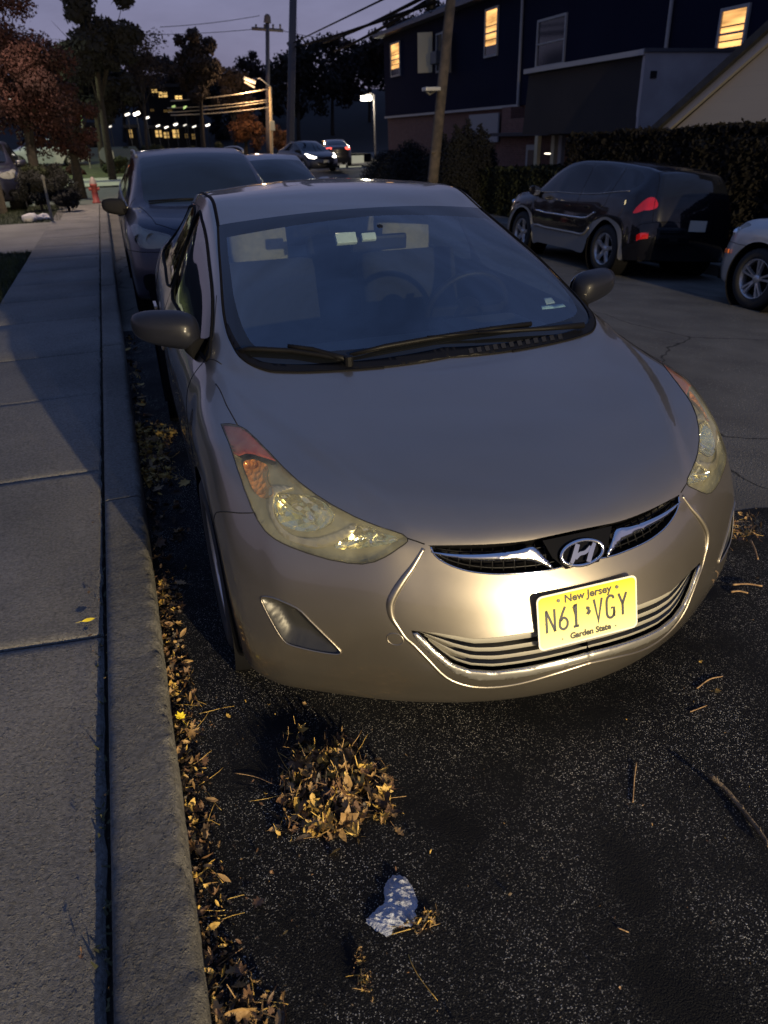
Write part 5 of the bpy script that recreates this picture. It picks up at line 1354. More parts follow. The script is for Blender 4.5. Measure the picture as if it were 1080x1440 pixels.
# crumpled pale rag / paper
def rag():
    q0 = [(541, 1245), (553, 1231), (568, 1232), (580, 1247), (587, 1270), (583, 1281), (586, 1287), (584, 1296), (577, 1302), (556, 1304), (546, 1316), (530, 1308), (517, 1298), (516, 1291), (524, 1283), (533, 1275), (541, 1268), (540, 1258)]
    P = [atg(x, y, .008) for x, y in cr_line(q0, 5, True)]; P2 = [(p.x + .0035 * noise.noise(Vector((p.x * 140, p.y * 140, 1))), p.y + .0035 * noise.noise(Vector((p.x * 140, p.y * 140, 9)))) for p in P]
    xs = [p[0] for p in P2]; ys = [p[1] for p in P2]; pts = list(P2); n = len(P2); st = .006; x = min(xs)
    while x < max(xs):
        y = min(ys)
        while y < max(ys):
            if in_poly((x, y), P2): pts.append((x, y))
            y += st
        x += st
    vs, es, fs, *_ = delaunay_2d_cdt([Vector(p) for p in pts], [(i, (i + 1) % n) for i in range(n)], [], 0, 1e-7)
    fs = [tuple(f) for f in fs if in_poly((sum(vs[k].x for k in f) / 3, sum(vs[k].y for k in f) / 3), P2)]
    V_ = []
    for v in vs:
        d = min(math.hypot(v.x - a, v.y - b) for a, b in P2)
        z = .006 + .010 * min(1, d / .015) * (.4 + 1.4 * abs(noise.noise(Vector((v.x * 38, v.y * 38, 0)))) + .5 * abs(noise.noise(Vector((v.x * 95, v.y * 95, 2))))) + .004 * noise.noise(Vector((v.x * 160, v.y * 160, 4)))
        V_.append((v.x, v.y, z))
    me = bpy.data.meshes.new('crumpled_rag'); me.from_pydata(V_, [], fs); me.update()
    o = link_mesh('crumpled_rag', me, noisy('pale_rag', (.22, .24, .30), (.36, .39, .47), 40, .9, .6, 160)); tag(o, 'crumpled bluish white rag lying flat on the black asphalt', 'rag')  # tone lowered and blued in the colour, standing in for shade
rag()
strip('leaf_crumbs', 'tiny leaf crumbs and grit scattered over the black asphalt', -1.0, 1.3, -.75, .55, 330, .0085, 41, (2, 2, 3, 3), tw=2)
strip('leaf_crumbs', 'tiny leaf crumbs strewn over the sidewalk joint edge', -1.34, -1.27, -.5, 2.2, 110, .009, 42, (2, 1, 4, 4), zb=.128)
# weeds in the joint between sidewalk and kerb
def weeds():
    r = random.Random(31); mb = MB()
    for i in range(900):
        y = r.uniform(-.6, 1) if r.random() < .15 else r.uniform(1, 14)
        dn = .5 + .5 * noise.noise(Vector((0, y * 1.9, 2)))
        if r.random() > dn * 1.3: continue
        x = -1.288 + r.gauss(0, .012 if y < 4 else .03); h = r.uniform(.01, .035) * (1.2 if y > 4 else .35); a = r.uniform(0, 6.283); w = .004
        d = Vector((math.cos(a), math.sin(a), 0))
        b = Vector((x, y, .125)); t = b + d * r.uniform(.005, .02) + Vector((0, 0, h))
        s_ = d.cross(Vector((0, 0, 1))) * w
        mb.face([b - s_, b + s_, t + s_ * .3, t - s_ * .3])
    o = mb.build_raw('joint_weeds', noisy('weed_green', (.025, .030, .012), (.06, .06, .025), 20, .9)); tag(o, 'weeds and moss growing in the joint along the kerb', 'weeds', kind='stuff')
weeds()
# grass on the near lawn
def grass(name, label, x0, x1, y0, y1, n, seed, mat, z=.14, hh=.06):
    r = random.Random(seed); mb = MB()
    for i in range(n):
        x, y = r.uniform(x0, x1), r.uniform(y0, y1); a = r.uniform(0, 6.283); d = Vector((math.cos(a), math.sin(a), 0)); s_ = d.cross(Vector((0, 0, 1))) * .006
        b = Vector((x, y, z - .02)); t = b + d * r.uniform(.0, .05) + Vector((0, 0, r.uniform(.4, 1) * hh + .02))
        mb.face([b - s_, b + s_, t])
    o = mb.build_raw(name, mat); tag(o, label, 'grass', kind='stuff')
gm = noisy('grass_blades', (.010, .018, .005), (.024, .034, .009), 3, .9)
grass('lawn_grass', 'short grass of the front lawn left of the sidewalk', -4.6, -2.30, 5.5, 11.9, 26000, 3, gm)
grass('lawn_grass', 'grass strip beyond the driveway apron', -6, -2.1, 17.1, 22.4, 9000, 4, gm)
# ------------------------------------------------------------ trees, hedges
tree_bark = noisy('dark_tree_bark', (.010, .008, .006), (.028, .022, .017), 8, .95)
def leafcloud(bm, clumps, n, size, r, flat=False):
    tot = sum(c[3] ** 2 for c in clumps)
    for (cx, cy, cz, cr_) in clumps:
        k = int(n * cr_ ** 2 / tot)
        for i in range(k):
            d = Vector((r.gauss(0, 1), r.gauss(0, 1), r.gauss(0, 1))); d.normalize(); q = cr_ * (r.random() ** .45)
            p = Vector((cx, cy, cz)) + Vector((d.x, d.y, d.z * .8)) * q
            a = Vector((r.gauss(0, 1), r.gauss(0, 1), r.gauss(0, 1))); a.normalize(); b = a.cross(d)
            if b.length < .1: b = a.cross(Vector((0, 0, 1)))
            b.normalize(); s = size * r.uniform(.5, 1.3)
            f = bm.faces.new([bm.verts.new(p - a * s * .5), bm.verts.new(p + b * s * .32), bm.verts.new(p + a * s * .5), bm.verts.new(p - b * s * .32)])
def tree(name, label, base, h, crown_c, rx, rz, n, size, mat, seed, cat='tree', group=None, nclump=26, trunk_r=.16, sparse=False, bark_mat=None, ry=None):
    r = random.Random(seed); root = empty(name, base); tag(root, label, cat, group); ry = ry or rx
    c = Vector(crown_c) - Vector(base); clumps = []
    for i in range(nclump):
        d = Vector((r.gauss(0, 1), r.gauss(0, 1), r.gauss(0, 1))); d.normalize(); q = r.random() ** .4
        k = r.uniform(.16, .34) * min(rx, rz) * (1.25 if q < .6 else 1)
        clumps.append((c.x + d.x * (rx - k) * q, c.y + d.y * (ry - k) * q, c.z + d.z * (rz - k) * q, k))
    bm = bmesh.new(); leafcloud(bm, clumps, n, size, r)
    me = bpy.data.meshes.new('crown'); bm.to_mesh(me); bm.free(); link_mesh('crown', me, mat, root)
    mb = MB(); top = Vector((c.x, c.y, c.z + rz * .35)); pts = [Vector((0, 0, -.1)), Vector((c.x * .15, c.y * .1, c.z * .3)), Vector((c.x * .6, c.y * .5, c.z * .7)), top]
    mb.tube(pts, [trunk_r * 1.25, trunk_r, trunk_r * .7, trunk_r * .15], 10)
    for i in range(12 if sparse else 8):
        cl = clumps[i % len(clumps)]; s = pts[1].lerp(top, r.uniform(.15, .75)); e = Vector(cl[:3]); m_ = s.lerp(e, .5) + Vector((0, 0, .15 * rz * r.random()))
        mb.tube([s, m_, e], [trunk_r * .4, trunk_r * .22, trunk_r * .05], 6)
        for j in range(3): 
            e2 = m_ + Vector((r.gauss(0, 1), r.gauss(0, 1), abs(r.gauss(0, 1)))) * rx * .28; mb.tube([m_, e2], [trunk_r * .14, trunk_r * .03], 5)
    mb.build_raw('trunk', bark_mat or tree_bark, root)
    return root
F_red = noisy('maroon_foliage', (.016, .0035, .0028), (.034, .007, .005), 1.2, .9); F_dark = noisy('dark_foliage', (.004, .0042, .004), (.009, .009, .007), 1.0, .95)
F_brown = noisy('brown_foliage', (.010, .006, .005), (.022, .013, .009), 1.0, .95); F_or = noisy('lamplight_orange_foliage', (.07, .026, .010), (.13, .05, .016), 1.2, .9)  # orange leaves: the street lamp's light is put into their colour
F_green = noisy('dull_green_foliage', (.010, .014, .005), (.026, .032, .010), 2, .95)
def tat(px, py, Y, gz=0): p = at(px, py, Y); return (p.x, p.y, gz), p
GT = 'trees at the end of the street'
def T(label, px, py, Y, rx, rz, n, size, mat, seed, bx=None, **k):
    c = at(px, py, Y); b = at(bx if bx is not None else px, 205, Y); return tree(k.pop('name', 'tree'), label, (b.x, Y, 0), 0, c, rx, rz, n, size, mat, seed, group=GT, **k)
T('reddish leafy tree at the far left, overhanging the driveway', 28, 120, 25, 2.0, 2.7, 26000, .10, F_red, 1, 40, nclump=34)
T('small dark red tree low behind the reddish tree', 95, 165, 27, 1.1, 1.5, 9000, .10, F_red, 2, 100)
T('tall black ragged tree with sky showing through its top', 128, 40, 38, 2.5, 3.1, 11000, .24, F_dark, 3, 150, nclump=24)
T('dark lower tree under the tall ragged one', 130, 120, 45, 2.5, 2.4, 8000, .26, F_dark, 4, 140)
T('thin bare tree between the ragged tree and the round one', 200, 85, 55, 2.6, 3.0, 2600, .16, F_brown, 5, 205, sparse=True, trunk_r=.10, nclump=20)
T('round topped dark brown tree left of the utility pole', 281, 100, 60, 2.35, 3.3, 12000, .28, F_brown, 6, 285, nclump=30)
T('bushy brown tree just right of the round one', 330, 125, 66, 2.2, 2.7, 6000, .3, F_brown, 7, 330)
T('orange tree lit by the street lamp, left of its pole', 345, 185, 64, 2.1, 2.0, 6000, .2, F_or, 8, 345)
T('small orange bush right beside the lamp pole', 392, 195, 64, 1.3, 1.3, 3000, .2, F_or, 9, 392)
xs_ = [(60, 130, 4.5), (175, 120, 4), (225, 125, 3.8), (262, 120, 3.4), (305, 140, 3.5), (370, 120, 4.2), (420, 110, 4.8), (468, 105, 5.4), (520, 95, 5.4), (560, 70, 5.0), (620, 50, 5.0)]
wd = ['leftmost tree of the dark belt on the hillside', 'dark belt tree behind the bare tree', 'dark belt tree above the orange windows', 'dark belt tree behind the round topped tree', 'dark belt tree right of the round tree', 'dark belt tree behind the crossarm pole', 'dark belt tree behind the tall plain pole', 'broad dark belt tree right of the tall pole', 'broad dark belt tree above the bright lamp', 'dark tree touching the left end of the blue house', 'dark tree rising over the roof of the blue house']
for i, (x, y, rx) in enumerate(xs_):
    T(wd[i], x, y, 98 + (i % 3) * 7, rx * 1.15, 5.6 if i < 9 else 4.6, 5000, .55, F_brown if i % 2 else F_dark, 20 + i, nclump=26, trunk_r=.25)
T('grey leafless tree showing above the left end of the house', 590, 45, 75, 3.2, 2.6, 3500, .25, F_brown, 55, 590, sparse=True)

def bush(name, label, c, rx, ry, rz, n, size, mat, seed, group=None, cat='shrub', pointy=False):
    r = random.Random(seed); root = empty(name, (c[0], c[1], c[2])); tag(root, label, cat, group); clumps = []
    if pointy:
        for i in range(22):
            t = i / 21; k = rx * (1.0 - .9 * t ** 1.6); clumps.append((r.gauss(0, .05) * rx, r.gauss(0, .05), rz * 2 * t * .95 + .1, max(.06, k * .8)))
    else:
        for i in range(18):
            d = Vector((r.gauss(0, 1), r.gauss(0, 1), abs(r.gauss(0, 1)))); d.normalize(); q = r.random() ** .4; k = r.uniform(.3, .45) * min(rx, rz)
            clumps.append((d.x * (rx - k) * q, d.y * (ry - k) * q, rz * .4 + d.z * (rz * 1.4 - k) * q, k))
    bm = bmesh.new(); leafcloud(bm, clumps, n, size, r); me = bpy.data.meshes.new('foliage'); bm.to_mesh(me); bm.free(); link_mesh('foliage', me, mat, root)
    MB().tube([(0, 0, -.05), (0, 0, rz)], [.04, .02], 6).build_raw('stem', bark, root)
    return root
q = at(95, 285, 19.6); bush('shrub', 'round dark clipped shrub where the sidewalk meets the side yard', (q.x, 19.6, .13), .42, .42, .5, 5000, .06, F_dark, 1)
q = at(55, 275, 20.5); bush('shrub', 'wide dark shrub left of the round clipped one', (q.x, 20.5, .13), .75, .5, .62, 6000, .07, F_dark, 2)
q = at(20, 240, 23); bush('shrub', 'tall dark shrub mass under the reddish tree', (q.x, 23.3, .13), 1.1, .8, .95, 8000, .09, F_green, 3)
q = at(70, 235, 24); bush('shrub', 'tall shrub right of the mass under the reddish tree', (q.x, 23.6, 0), .9, .7, .8, 6000, .09, F_dark, 4)
for i, (x, y, rx, rz, lb) in enumerate([(105, 236, .55, .45, 'small dark red shrub near the sign'), (190, 205, 2.4, .9, 'dull green shrub behind the crossover roof, left'), (235, 208, 2.6, .8, 'dull green shrub below the orange windows'), (290, 205, 2.8, .9, 'dull green shrub behind the crossover roof, right'), (165, 232, 1.0, .6, 'lit yellow green shrub beside the road sign')]):
    Y = 42 if i in (0, 4) else 60; q = at(x, y, Y); bush('shrub', lb, (q.x, Y, 0.1), rx, rx * .6, rz, 5000, .14, F_green if i else F_red, 10 + i)
# conifers in front of the house
for i, (x, tp, Y, rx, lb) in enumerate([(642, 176, 19.5, .42, 'narrow pointed conifer left of centre in the clump'), (657, 168, 20.2, .45, 'tallest pointed conifer in front of the white garage door'), (676, 176, 19.8, .5, 'bushy conifer at the right end of the clump'), (576, 200, 25.5, .8, 'low rounded conifer behind the wooden pole'), (622, 190, 21.5, .55, 'conifer hidden half behind the wooden pole'), (545, 216, 30, .8, 'low rounded conifer at the left end of the house')]):
    p_ = at(x, tp, Y); z0 = -.46; bush('conifer', lb, (p_.x, Y, z0), rx * 2.1, rx * 1.8, (p_.z - z0) / 2, 22000, .075, F_dark, 40 + i, 'conifers in front of the blue house', 'conifer', True)

def hedge(name, label, x0, x1, y0, y1, h0, h1, n, seed, mat, zb=-.5):
    r = random.Random(seed); mb = MB()
    for i in range(n):
        y = r.uniform(y0, y1); t = (y - y0) / (y1 - y0); hh = h0 + (h1 - h0) * t + .10 * noise.noise(Vector((y * 1.6, 0, seed))) + .05 * noise.noise(Vector((y * 6, 1, seed)))
        s_ = r.random()
        if s_ < .5: x = x0 + abs(r.gauss(0, .05)) + .12 * noise.noise(Vector((y * 1.2, 3, seed))) + .05; z = r.uniform(zb, hh)
        elif s_ < .85: x = r.uniform(x0, x1); z = hh + r.gauss(0, .035)
        else: x = x0 + r.random() * (x1 - x0); z = r.uniform(zb, hh); y = y0 + abs(r.gauss(0, .06)) if r.random() < .5 else y
        a = Vector((r.gauss(0, 1), r.gauss(0, 1), r.gauss(0, 1))).normalized(); b = a.cross(Vector((r.random(), r.random(), 1))).normalized(); s = r.uniform(.03, .075); p = Vector((x, y, z + .08))
        mb.face([p - a * s, p + b * s * .6, p + a * s, p - b * s * .6])
    root = empty(name, ((x0 + x1) / 2, (y0 + y1) / 2, .1)); tag(root, label, 'hedge')
    o = mb.build_raw('foliage', mat, root); o.location = -Vector(root.location)
    q = MB().box(((x0 + x1) / 2 + .08, (y0 + y1) / 2, (min(h0, h1) + zb) / 2 - .08), (x1 - x0 - .35, y1 - y0 - .3, min(h0, h1) - zb - .12)).build('branches', principled('hedge_core', (.006, .006, .004), 1), root); q.location = -Vector(root.location)
F_hedge = noisy('hedge_foliage', (.0045, .0038, .0025), (.010, .008, .0045), 1.5, .95)
hedge('hedge', 'tall brownish hedge behind the cars parked on the far side', 8.95, 10.0, 4.0, 14.8, 1.58, 1.33, 30000, 1, F_hedge)
hedge('hedge', 'lower green hedge in front of the brick entrance', 8.95, 9.9, 15.0, 20.2, .68, .48, 15000, 2, F_green)

# ------------------------------------------------------------ blue house
def on(px, py, X):
    d = CF + CR * ((px - 540) / FOC) - CU * ((py - 720) / FOC); t = (X - CAM_LOC[0]) / d.x; return Vector(CAM_LOC) + d * t
HX = 13.0
siding = bpy.data.materials.new('navy_siding'); siding.use_nodes = True
def _sid(m, c0, c1, axis, period, depth=.5):
    nt = m.node_tree; b = nt.nodes['Principled BSDF']; L = nt.links.new; tc = N(nt, 'ShaderNodeTexCoord'); w = N(nt, 'ShaderNodeTexWave', wave_type='BANDS', bands_direction=axis, wave_profile='SAW', i_Scale=6.283 / period / 20 )
    L(tc.outputs['Object'], w.inputs['Vector']); bp = N(nt, 'ShaderNodeBump', i_Strength=depth, i_Distance=.02); L(w.outputs['Fac'], bp.inputs['Height']); L(bp.outputs[0], b.inputs['Normal'])
    nz = N(nt, 'ShaderNodeTexNoise', i_Scale=.8, i_Detail=5); L(tc.outputs['Object'], nz.inputs['Vector']); cr = N(nt, 'ShaderNodeValToRGB'); cr.color_ramp.elements[0].color = (*c0, 1); cr.color_ramp.elements[1].color = (*c1, 1); L(nz.outputs[0], cr.inputs[0]); L(cr.outputs[0], b.inputs['Base Color']); b.inputs['Roughness'].default_value = .9; b.inputs['Specular IOR Level'].default_value = .1
_sid(siding, (.005, .007, .020), (.009, .012, .030), 'Y', .3)
brick = bpy.data.materials.new('red_brick'); brick.use_nodes = True
def _br():
    nt = brick.node_tree; b = nt.nodes['Principled BSDF']; L = nt.links.new; tc = N(nt, 'ShaderNodeTexCoord'); sp = N(nt, 'ShaderNodeSeparateXYZ'); cb = N(nt, 'ShaderNodeCombineXYZ'); L(tc.outputs['Object'], sp.inputs[0])
    ad = N(nt, 'ShaderNodeMath', operation='ADD'); L(sp.outputs['X'], ad.inputs[0]); L(sp.outputs['Y'], ad.inputs[1]); L(ad.outputs[0], cb.inputs['X']); L(sp.outputs['Z'], cb.inputs['Y'])
    t = N(nt, 'ShaderNodeTexBrick', i_Scale=4.5); t.inputs['Color1'].default_value = (.10, .04, .03, 1); t.inputs['Color2'].default_value = (.15, .065, .05, 1); t.inputs['Mortar'].default_value = (.16, .14, .12, 1); t.inputs['Mortar Size'].default_value = .015
    L(cb.outputs[0], t.inputs['Vector']); L(t.outputs[0], b.inputs['Base Color']); b.inputs['Roughness'].default_value = .9
_br()
trim_w = principled('grey_white_trim', (.28, .28, .28), .6); dark_trim = principled('dark_eave', (.02, .02, .03), .7)
lit_w = emission('lit_window_glow', (1.0, .50, .16), 1.35)
def _lw():
    nt = lit_w.node_tree; L = nt.links.new; tc = N(nt, 'ShaderNodeTexCoord'); mp = N(nt, 'ShaderNodeMapping'); mp.inputs['Scale'].default_value = (1, .5, 4.5); nz = N(nt, 'ShaderNodeTexNoise', i_Scale=1.3, i_Detail=3)
    L(tc.outputs['Object'], mp.inputs[0]); L(mp.outputs[0], nz.inputs['Vector']); mr = N(nt, 'ShaderNodeMapRange'); mr.inputs['From Min'].default_value = .3; mr.inputs['From Max'].default_value = .7; mr.inputs['To Min'].default_value = .55; mr.inputs['To Max'].default_value = 2.0; L(nz.outputs[0], mr.inputs['Value']); L(mr.outputs[0], [n for n in nt.nodes if n.type == 'EMISSION'][0].inputs['Strength'])
_lw(); dim_w = principled('dim_window_glass', (.03, .03, .04), .1)
house = empty('apartment_house', (HX, 26, 0)); tag(house, 'long dark blue two storey house with lit windows across the street', 'house')
def hp(name, mb, mat, parent=house):
    o = mb.build(name, mat, parent)
    if parent is house: o.location = -Vector(house.location)
    return o
YL, YR, ZE, ZB = 38.6, 8.0, 5.80, 2.37
hp('wall', MB().box((HX + 4, (YL + YR) / 2, (ZE + ZB) / 2), (8, YL - YR, ZE - ZB)), siding)
hp('brick_base', MB().box((HX + 4.05, (YL + YR) / 2, ZB / 2 - .4), (7.9, YL - YR - .1, ZB + .78)), brick)
hp('trim_band', MB().box((HX - .03, (YL + 24.5) / 2, ZB), (.06, YL - 24.5, .09)), trim_w)
mb = MB()
mb.box((HX - .22, (YL + YR) / 2, ZE + .06), (.5, YL - YR + .5, .14)); hp('eave', mb, principled('eave_board', (.10, .10, .12), .6))
mb = MB(); ya, yb = YR - .3, YL + .3
v = [mb.bm.verts.new(c) for c in ((HX - .45, ya, ZE + .14), (HX + 8.5, ya, ZE + .14), (HX + 8.5, yb, ZE + .14), (HX - .45, yb, ZE + .14), (HX + 4, ya + 3, ZE + 1.7), (HX + 4, yb - 3, ZE + 1.7))]
for f in ((0, 1, 4), (1, 2, 5, 4), (2, 3, 5), (3, 0, 4, 5), (0, 3, 2, 1)): mb.bm.faces.new([v[k] for k in f])
hp('roof', mb, noisy('roof_shingles', (.02, .02, .024), (.04, .04, .045), 3, .9))
def window(ya, yb, z0, z1, lit, X=HX, blind=True, frame=trim_w, deep=.05):
    """opening in the street wall between ya and yb"""
    f = MB(); w = .07; yc = (ya + yb) / 2; zc = (z0 + z1) / 2
    for (cy, cz, dy, dz) in ((ya + w / 2, zc, w, z1 - z0), (yb - w / 2, zc, w, z1 - z0), (yc, z0 + w / 2, yb - ya - 2 * w - .004, w), (yc, z1 - w / 2, yb - ya - 2 * w - .004, w)): f.box((X - .03, cy, cz), (.06, dy, dz))
    f.box((X - .028, yc, zc), (.05, yb - ya - 2 * w - .004, .045))
    fo = hp('window', f, frame)
    g = MB().box((X - .012, yc, zc), (.012, yb - ya - .1, z1 - z0 - .1)).build('pane', lit_w if lit else dim_w, fo)
    if lit:
        b = MB()
        for k in range(2):
            b.box((X - .024, yc, z0 + (z1 - z0) * (.36 + .28 * k)), (.01, yb - ya - .16, .03))
        b.box((X - .022, yc, z0 + (z1 - z0) * .13), (.014, yb - ya - .14, (z1 - z0) * .22)); b.build('blind', dim_w, fo)
    return fo
window(36.25, 37.55, 4.05, 5.45, True); window(26.3, 27.35, 4.0, 5.5, True); window(21.75, 23.5, 3.38, 4.72, False); window(14.2, 15.1, 2.92, 3.95, True)
# awning shutters flank the second window
fo = window(30.7, 31.9, 3.85, 5.25, False)
cream = principled('cream_shutter', (.55, .48, .30), .6)
mb = MB().box((HX - .35, 32.35, 4.62), (.62, .10, 1.45), Matrix.Rotation(R(-32), 4, 'Z')); mb.build('shutter', cream, fo)
mb = MB().box((HX - .30, 30.2, 4.45), (.5, .10, 1.40), Matrix.Rotation(R(28), 4, 'Z')); mb.build('shutter', principled('grey_shutter', (.22, .22, .23), .6), fo)
MB().box((HX - .22, 31.3, 4.35), (.42, .62, .45), bevel=.03).build('air_conditioner', principled('ac_grey', (.10, .10, .10), .5), fo)
for yy in (24.5, 16.85): hp('downpipe', MB().cyl((HX - .08, yy, 2.4), (HX - .08, yy, ZE), .05), trim_w)
# flat roofed front block with dark mansard and grey end wall
BX, BY0, BY1, BZ = 10.5, 14.43, 19.65, 3.0
hp('mansard_front', MB().prism([(BX, 1.50), (BX + .12, BZ), (HX + .02, BZ), (HX + .02, 1.50)], -BY1, -BY0 - .02, Matrix(((1, 0, 0, 0), (0, 0, -1, 0), (0, 1, 0, 0), (0, 0, 0, 1)))), noisy('dark_brown_panel', (.012, .010, .010), (.02, .016, .015), 1, .85))
hp('coping', MB().box((BX + .04, (BY0 + BY1) / 2, BZ + .05), (.14, BY1 - BY0 + .1, .11)), principled('pale_coping', (.36, .35, .34), .6))
hp('end_wall', MB().box((BX + 1.4, BY0 - .01, 1.23), (2.75, .10, 3.62)), noisy('grey_stucco', (.32, .30, .30), (.42, .40, .40), 1.3, .9, .3, 25))
hp('end_wall_cap', MB().box((BX + 1.43, BY0, BZ + .08), (2.9, .2, .07)), principled('cap_dark', (.07, .07, .08), .7))
hp('vent', MB().box((BX + .28, BY0 - .07, 2.62), (.16, .02, .14)), groove)
hp('entrance_wall', MB().box((11.9, 17.4, .45), (.3, 6.0, 2.0)), brick)
# entrance in the recess
dw = hp('door', MB().box((11.70, 21.1, .45), (.06, .78, 1.50)), trim_w); MB().box((11.66, 21.1, .45), (.03, .46, 1.2)).build('door_panel', principled('brown_door', (.07, .04, .03), .5), dw)
hp('entrance_side_wall', MB().box((11.85, 21.4, .65), (.24, 3.9, 2.6)), brick)
hp('lintel', MB().box((11.6, 20.2, 1.50), (.5, 6.5, .10)), dark_trim)
for k, (yy, m_) in enumerate(((20.3, cream), (19.35, cream), (18.95, trim_w))): hp('post', MB().box((11.4, yy, .55), (.12, .18, 1.8)), m_)
hp('pillar', MB().box((12.2, 23.45, .85), (.5, .62, 2.9)), brick)
hp('garage_door', MB().box((12.93, 27.15, 1.72), (.06, 2.5, .95)), principled('white_garage_door', (.20, .21, .23), .6))
wl = hp('porch_lamp', MB().box((11.35, 19.6, .98), (.05, .28, .035)), emission('porch_tube', (1, .9, .7), 3.0))

# yellow garage with gable towards us
gz = principled('yellow_siding', (.30, .24, .15), .7)
ysid = bpy.data.materials.new('yellow_clapboard'); ysid.use_nodes = True; _sid(ysid, (.55, .46, .32), (.62, .53, .38), 'Z', .22, .8)
gar = empty('yellow_garage', (11.5, 10.5, 0)); tag(gar, 'yellow clapboard gable with pale rake trim at the right edge', 'house')
GX = 10.05; a, b = on(950, 178, GX), on(1080, 65, GX); sl = (b.z - a.z) / (b.y - a.y); ry_ = 9.7; rzz = a.z + sl * (ry_ - a.y); ly = a.y + .9; lz = a.z + sl * .9
MX = Matrix(((0, 0, 1, 0), (1, 0, 0, 0), (0, 1, 0, 0), (0, 0, 0, 1)))
fy = 2 * ry_ - ly
o = MB().prism([(ly - .08, -.6), (ly - .08, lz), (ry_, rzz), (fy + .08, lz), (fy + .08, -.6)], GX, GX + 3.4, MX).build('wall', ysid, gar); o.location = -Vector(gar.location)
th = .15
for s_ in (1, -1):
    p = [(ly + .2, lz + .2 * sl), (ry_, rzz), (ry_, rzz + th), (ly + .2, lz + .2 * sl + th)]
    if s_ < 0: p = [(2 * ry_ - y, z) for y, z in p]
    o = MB().prism(p, GX - .09, GX - .005, MX).build('rake_trim', principled('rake_grey', (.42, .40, .38), .6), gar); o.location = -Vector(gar.location)
    o = MB().prism([(y, z + th) for y, z in p], GX - .2, GX + 3.6, MX).build('roof', noisy('garage_shingles', (.03, .03, .03), (.05, .05, .05), 4, .9), gar); o.location = -Vector(gar.location)

# ------------------------------------------------------------ poles and wires
pole_m = noisy('weathered_pole', (.05, .040, .030), (.11, .085, .06), 6, .9, .4, 30)
dim_metal = principled('dull_metal', (.16, .16, .16), .5, .4)
def vtube(name, pts, r, mat, parent, loc): 
    o = MB().tube([Vector(p) - Vector(loc) for p in pts], r, 10).build_raw(name, mat, parent); return o
# wooden pole right
Y = 19.0; b = at(609, 250, Y); t = at(640, -60, Y); L0 = (b.x, Y, 0)
up = empty('utility_pole', L0); tag(up, 'leaning wooden utility pole in front of the blue house', 'utility pole', 'utility poles')
base = b + (b - t).normalized() * (b.z / ((t - b).normalized().z)); L0v = Vector(L0)
vtube('shaft', [base, b, t], [.15, .145, .12], pole_m, up, L0)
c = at(612, 128, Y); arm = at(597, 126, Y); vtube('lamp_arm', [c, c.lerp(arm, .6) + Vector((0, -.05, -.10)), arm], [.025, .03, .03], dim_metal, up, L0)
MB().box(at(604, 127, Y) - L0v + Vector((0, -.12, .02)), (.42, .30, .09), bevel=.03).build('lamp_head', principled('unlit_lamp_glass', (.45, .45, .43), .4), up)
tr = at(606, 5, Y) - L0v; MB().cyl(tr + Vector((0, 0, -.12)), tr + Vector((0, 0, .22)), .12, .12, 20).build('transformer', black, up)
vtube('cable_loop', [at(602, 2, Y), at(600, 14, Y), at(606, 18, Y), at(610, 8, Y)], .012, black, up, L0)
vtube('pole_band', [at(611, 214, Y) + Vector((-.14, -.1, 0)), at(611, 214, Y) + Vector((.14, -.1, 0))], .035, pole_m, up, L0)
# tall plain pole, middle
Y = 46.0; b = at(408, 215, Y); t = at(413, -40, Y); L0 = (b.x, Y, 0); up2 = empty('utility_pole', L0); tag(up2, 'tall plain dark pole just right of the lamp pole', 'utility pole', 'utility poles')
vtube('shaft', [(b.x, Y, 0), b, t], [.24, .23, .20], principled('dark_pole', (.06, .055, .06), .8), up2, L0); vtube('pole_step', [b + Vector((0, -.2, .6)), b + Vector((.1, -.3, .6))], .03, dim_metal, up2, L0)
# crossarm pole
Y = 62; b = at(377, 200, Y); t = at(376, 20, Y); L0 = (b.x, Y, 0); up3 = empty('utility_pole', L0); tag(up3, 'utility pole with a crossarm standing out against the sky', 'utility pole', 'utility poles')
dk = principled('dark_pole', (.06, .055, .06), .8)
vtube('shaft', [(b.x, Y, 0), b, t], [.20, .18, .14], dk, up3, L0); vtube('crossarm', [at(354, 40, Y), at(398, 43, Y)], .11, dk, up3, L0)
for x in (360, 372, 384, 394): vtube('insulator', [at(x, 40, Y), at(x, 34, Y)], .07, dk, up3, L0)
MB().cyl(at(376, 32, Y) - Vector(L0), at(376, 22, Y) - Vector(L0), .28, .22, 16).build('pole_cap', dk, up3)
# lit street lamp
Y = 60; b = at(382, 215, Y); t = at(380, 122, Y); L0 = (b.x, Y, 0); sl_ = empty('street_lamp', L0); tag(sl_, 'street lamp pole with a drooping head and grey box', 'street lamp')
lampwood = noisy('pole_wood_lamplight_tint', (.26, .20, .12), (.36, .28, .17), 6, .9)  # wood painted paler than the other poles, for the lamp's light
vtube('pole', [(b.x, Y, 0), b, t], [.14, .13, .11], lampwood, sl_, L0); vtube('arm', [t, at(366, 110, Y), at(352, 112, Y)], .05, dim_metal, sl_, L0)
h = MB().box(at(351, 113, Y) - Vector(L0), (.9, .4, .22), Matrix.Rotation(R(20), 4, 'Y'), bevel=.06).build('lamp_head', dim_metal, sl_)
MB().box(at(351, 119, Y) - Vector(L0), (.75, .3, .08), Matrix.Rotation(R(28), 4, 'Y')).build('lamp_lens', emission('warm_lamp_lens', (1, .62, .32), 2.2), h)
MB().box(at(382, 177, Y) - Vector(L0) + Vector((0, -.2, 0)), (.36, .25, .65), bevel=.03).build('meter_box', principled('pale_box', (.45, .42, .30), .5), sl_)
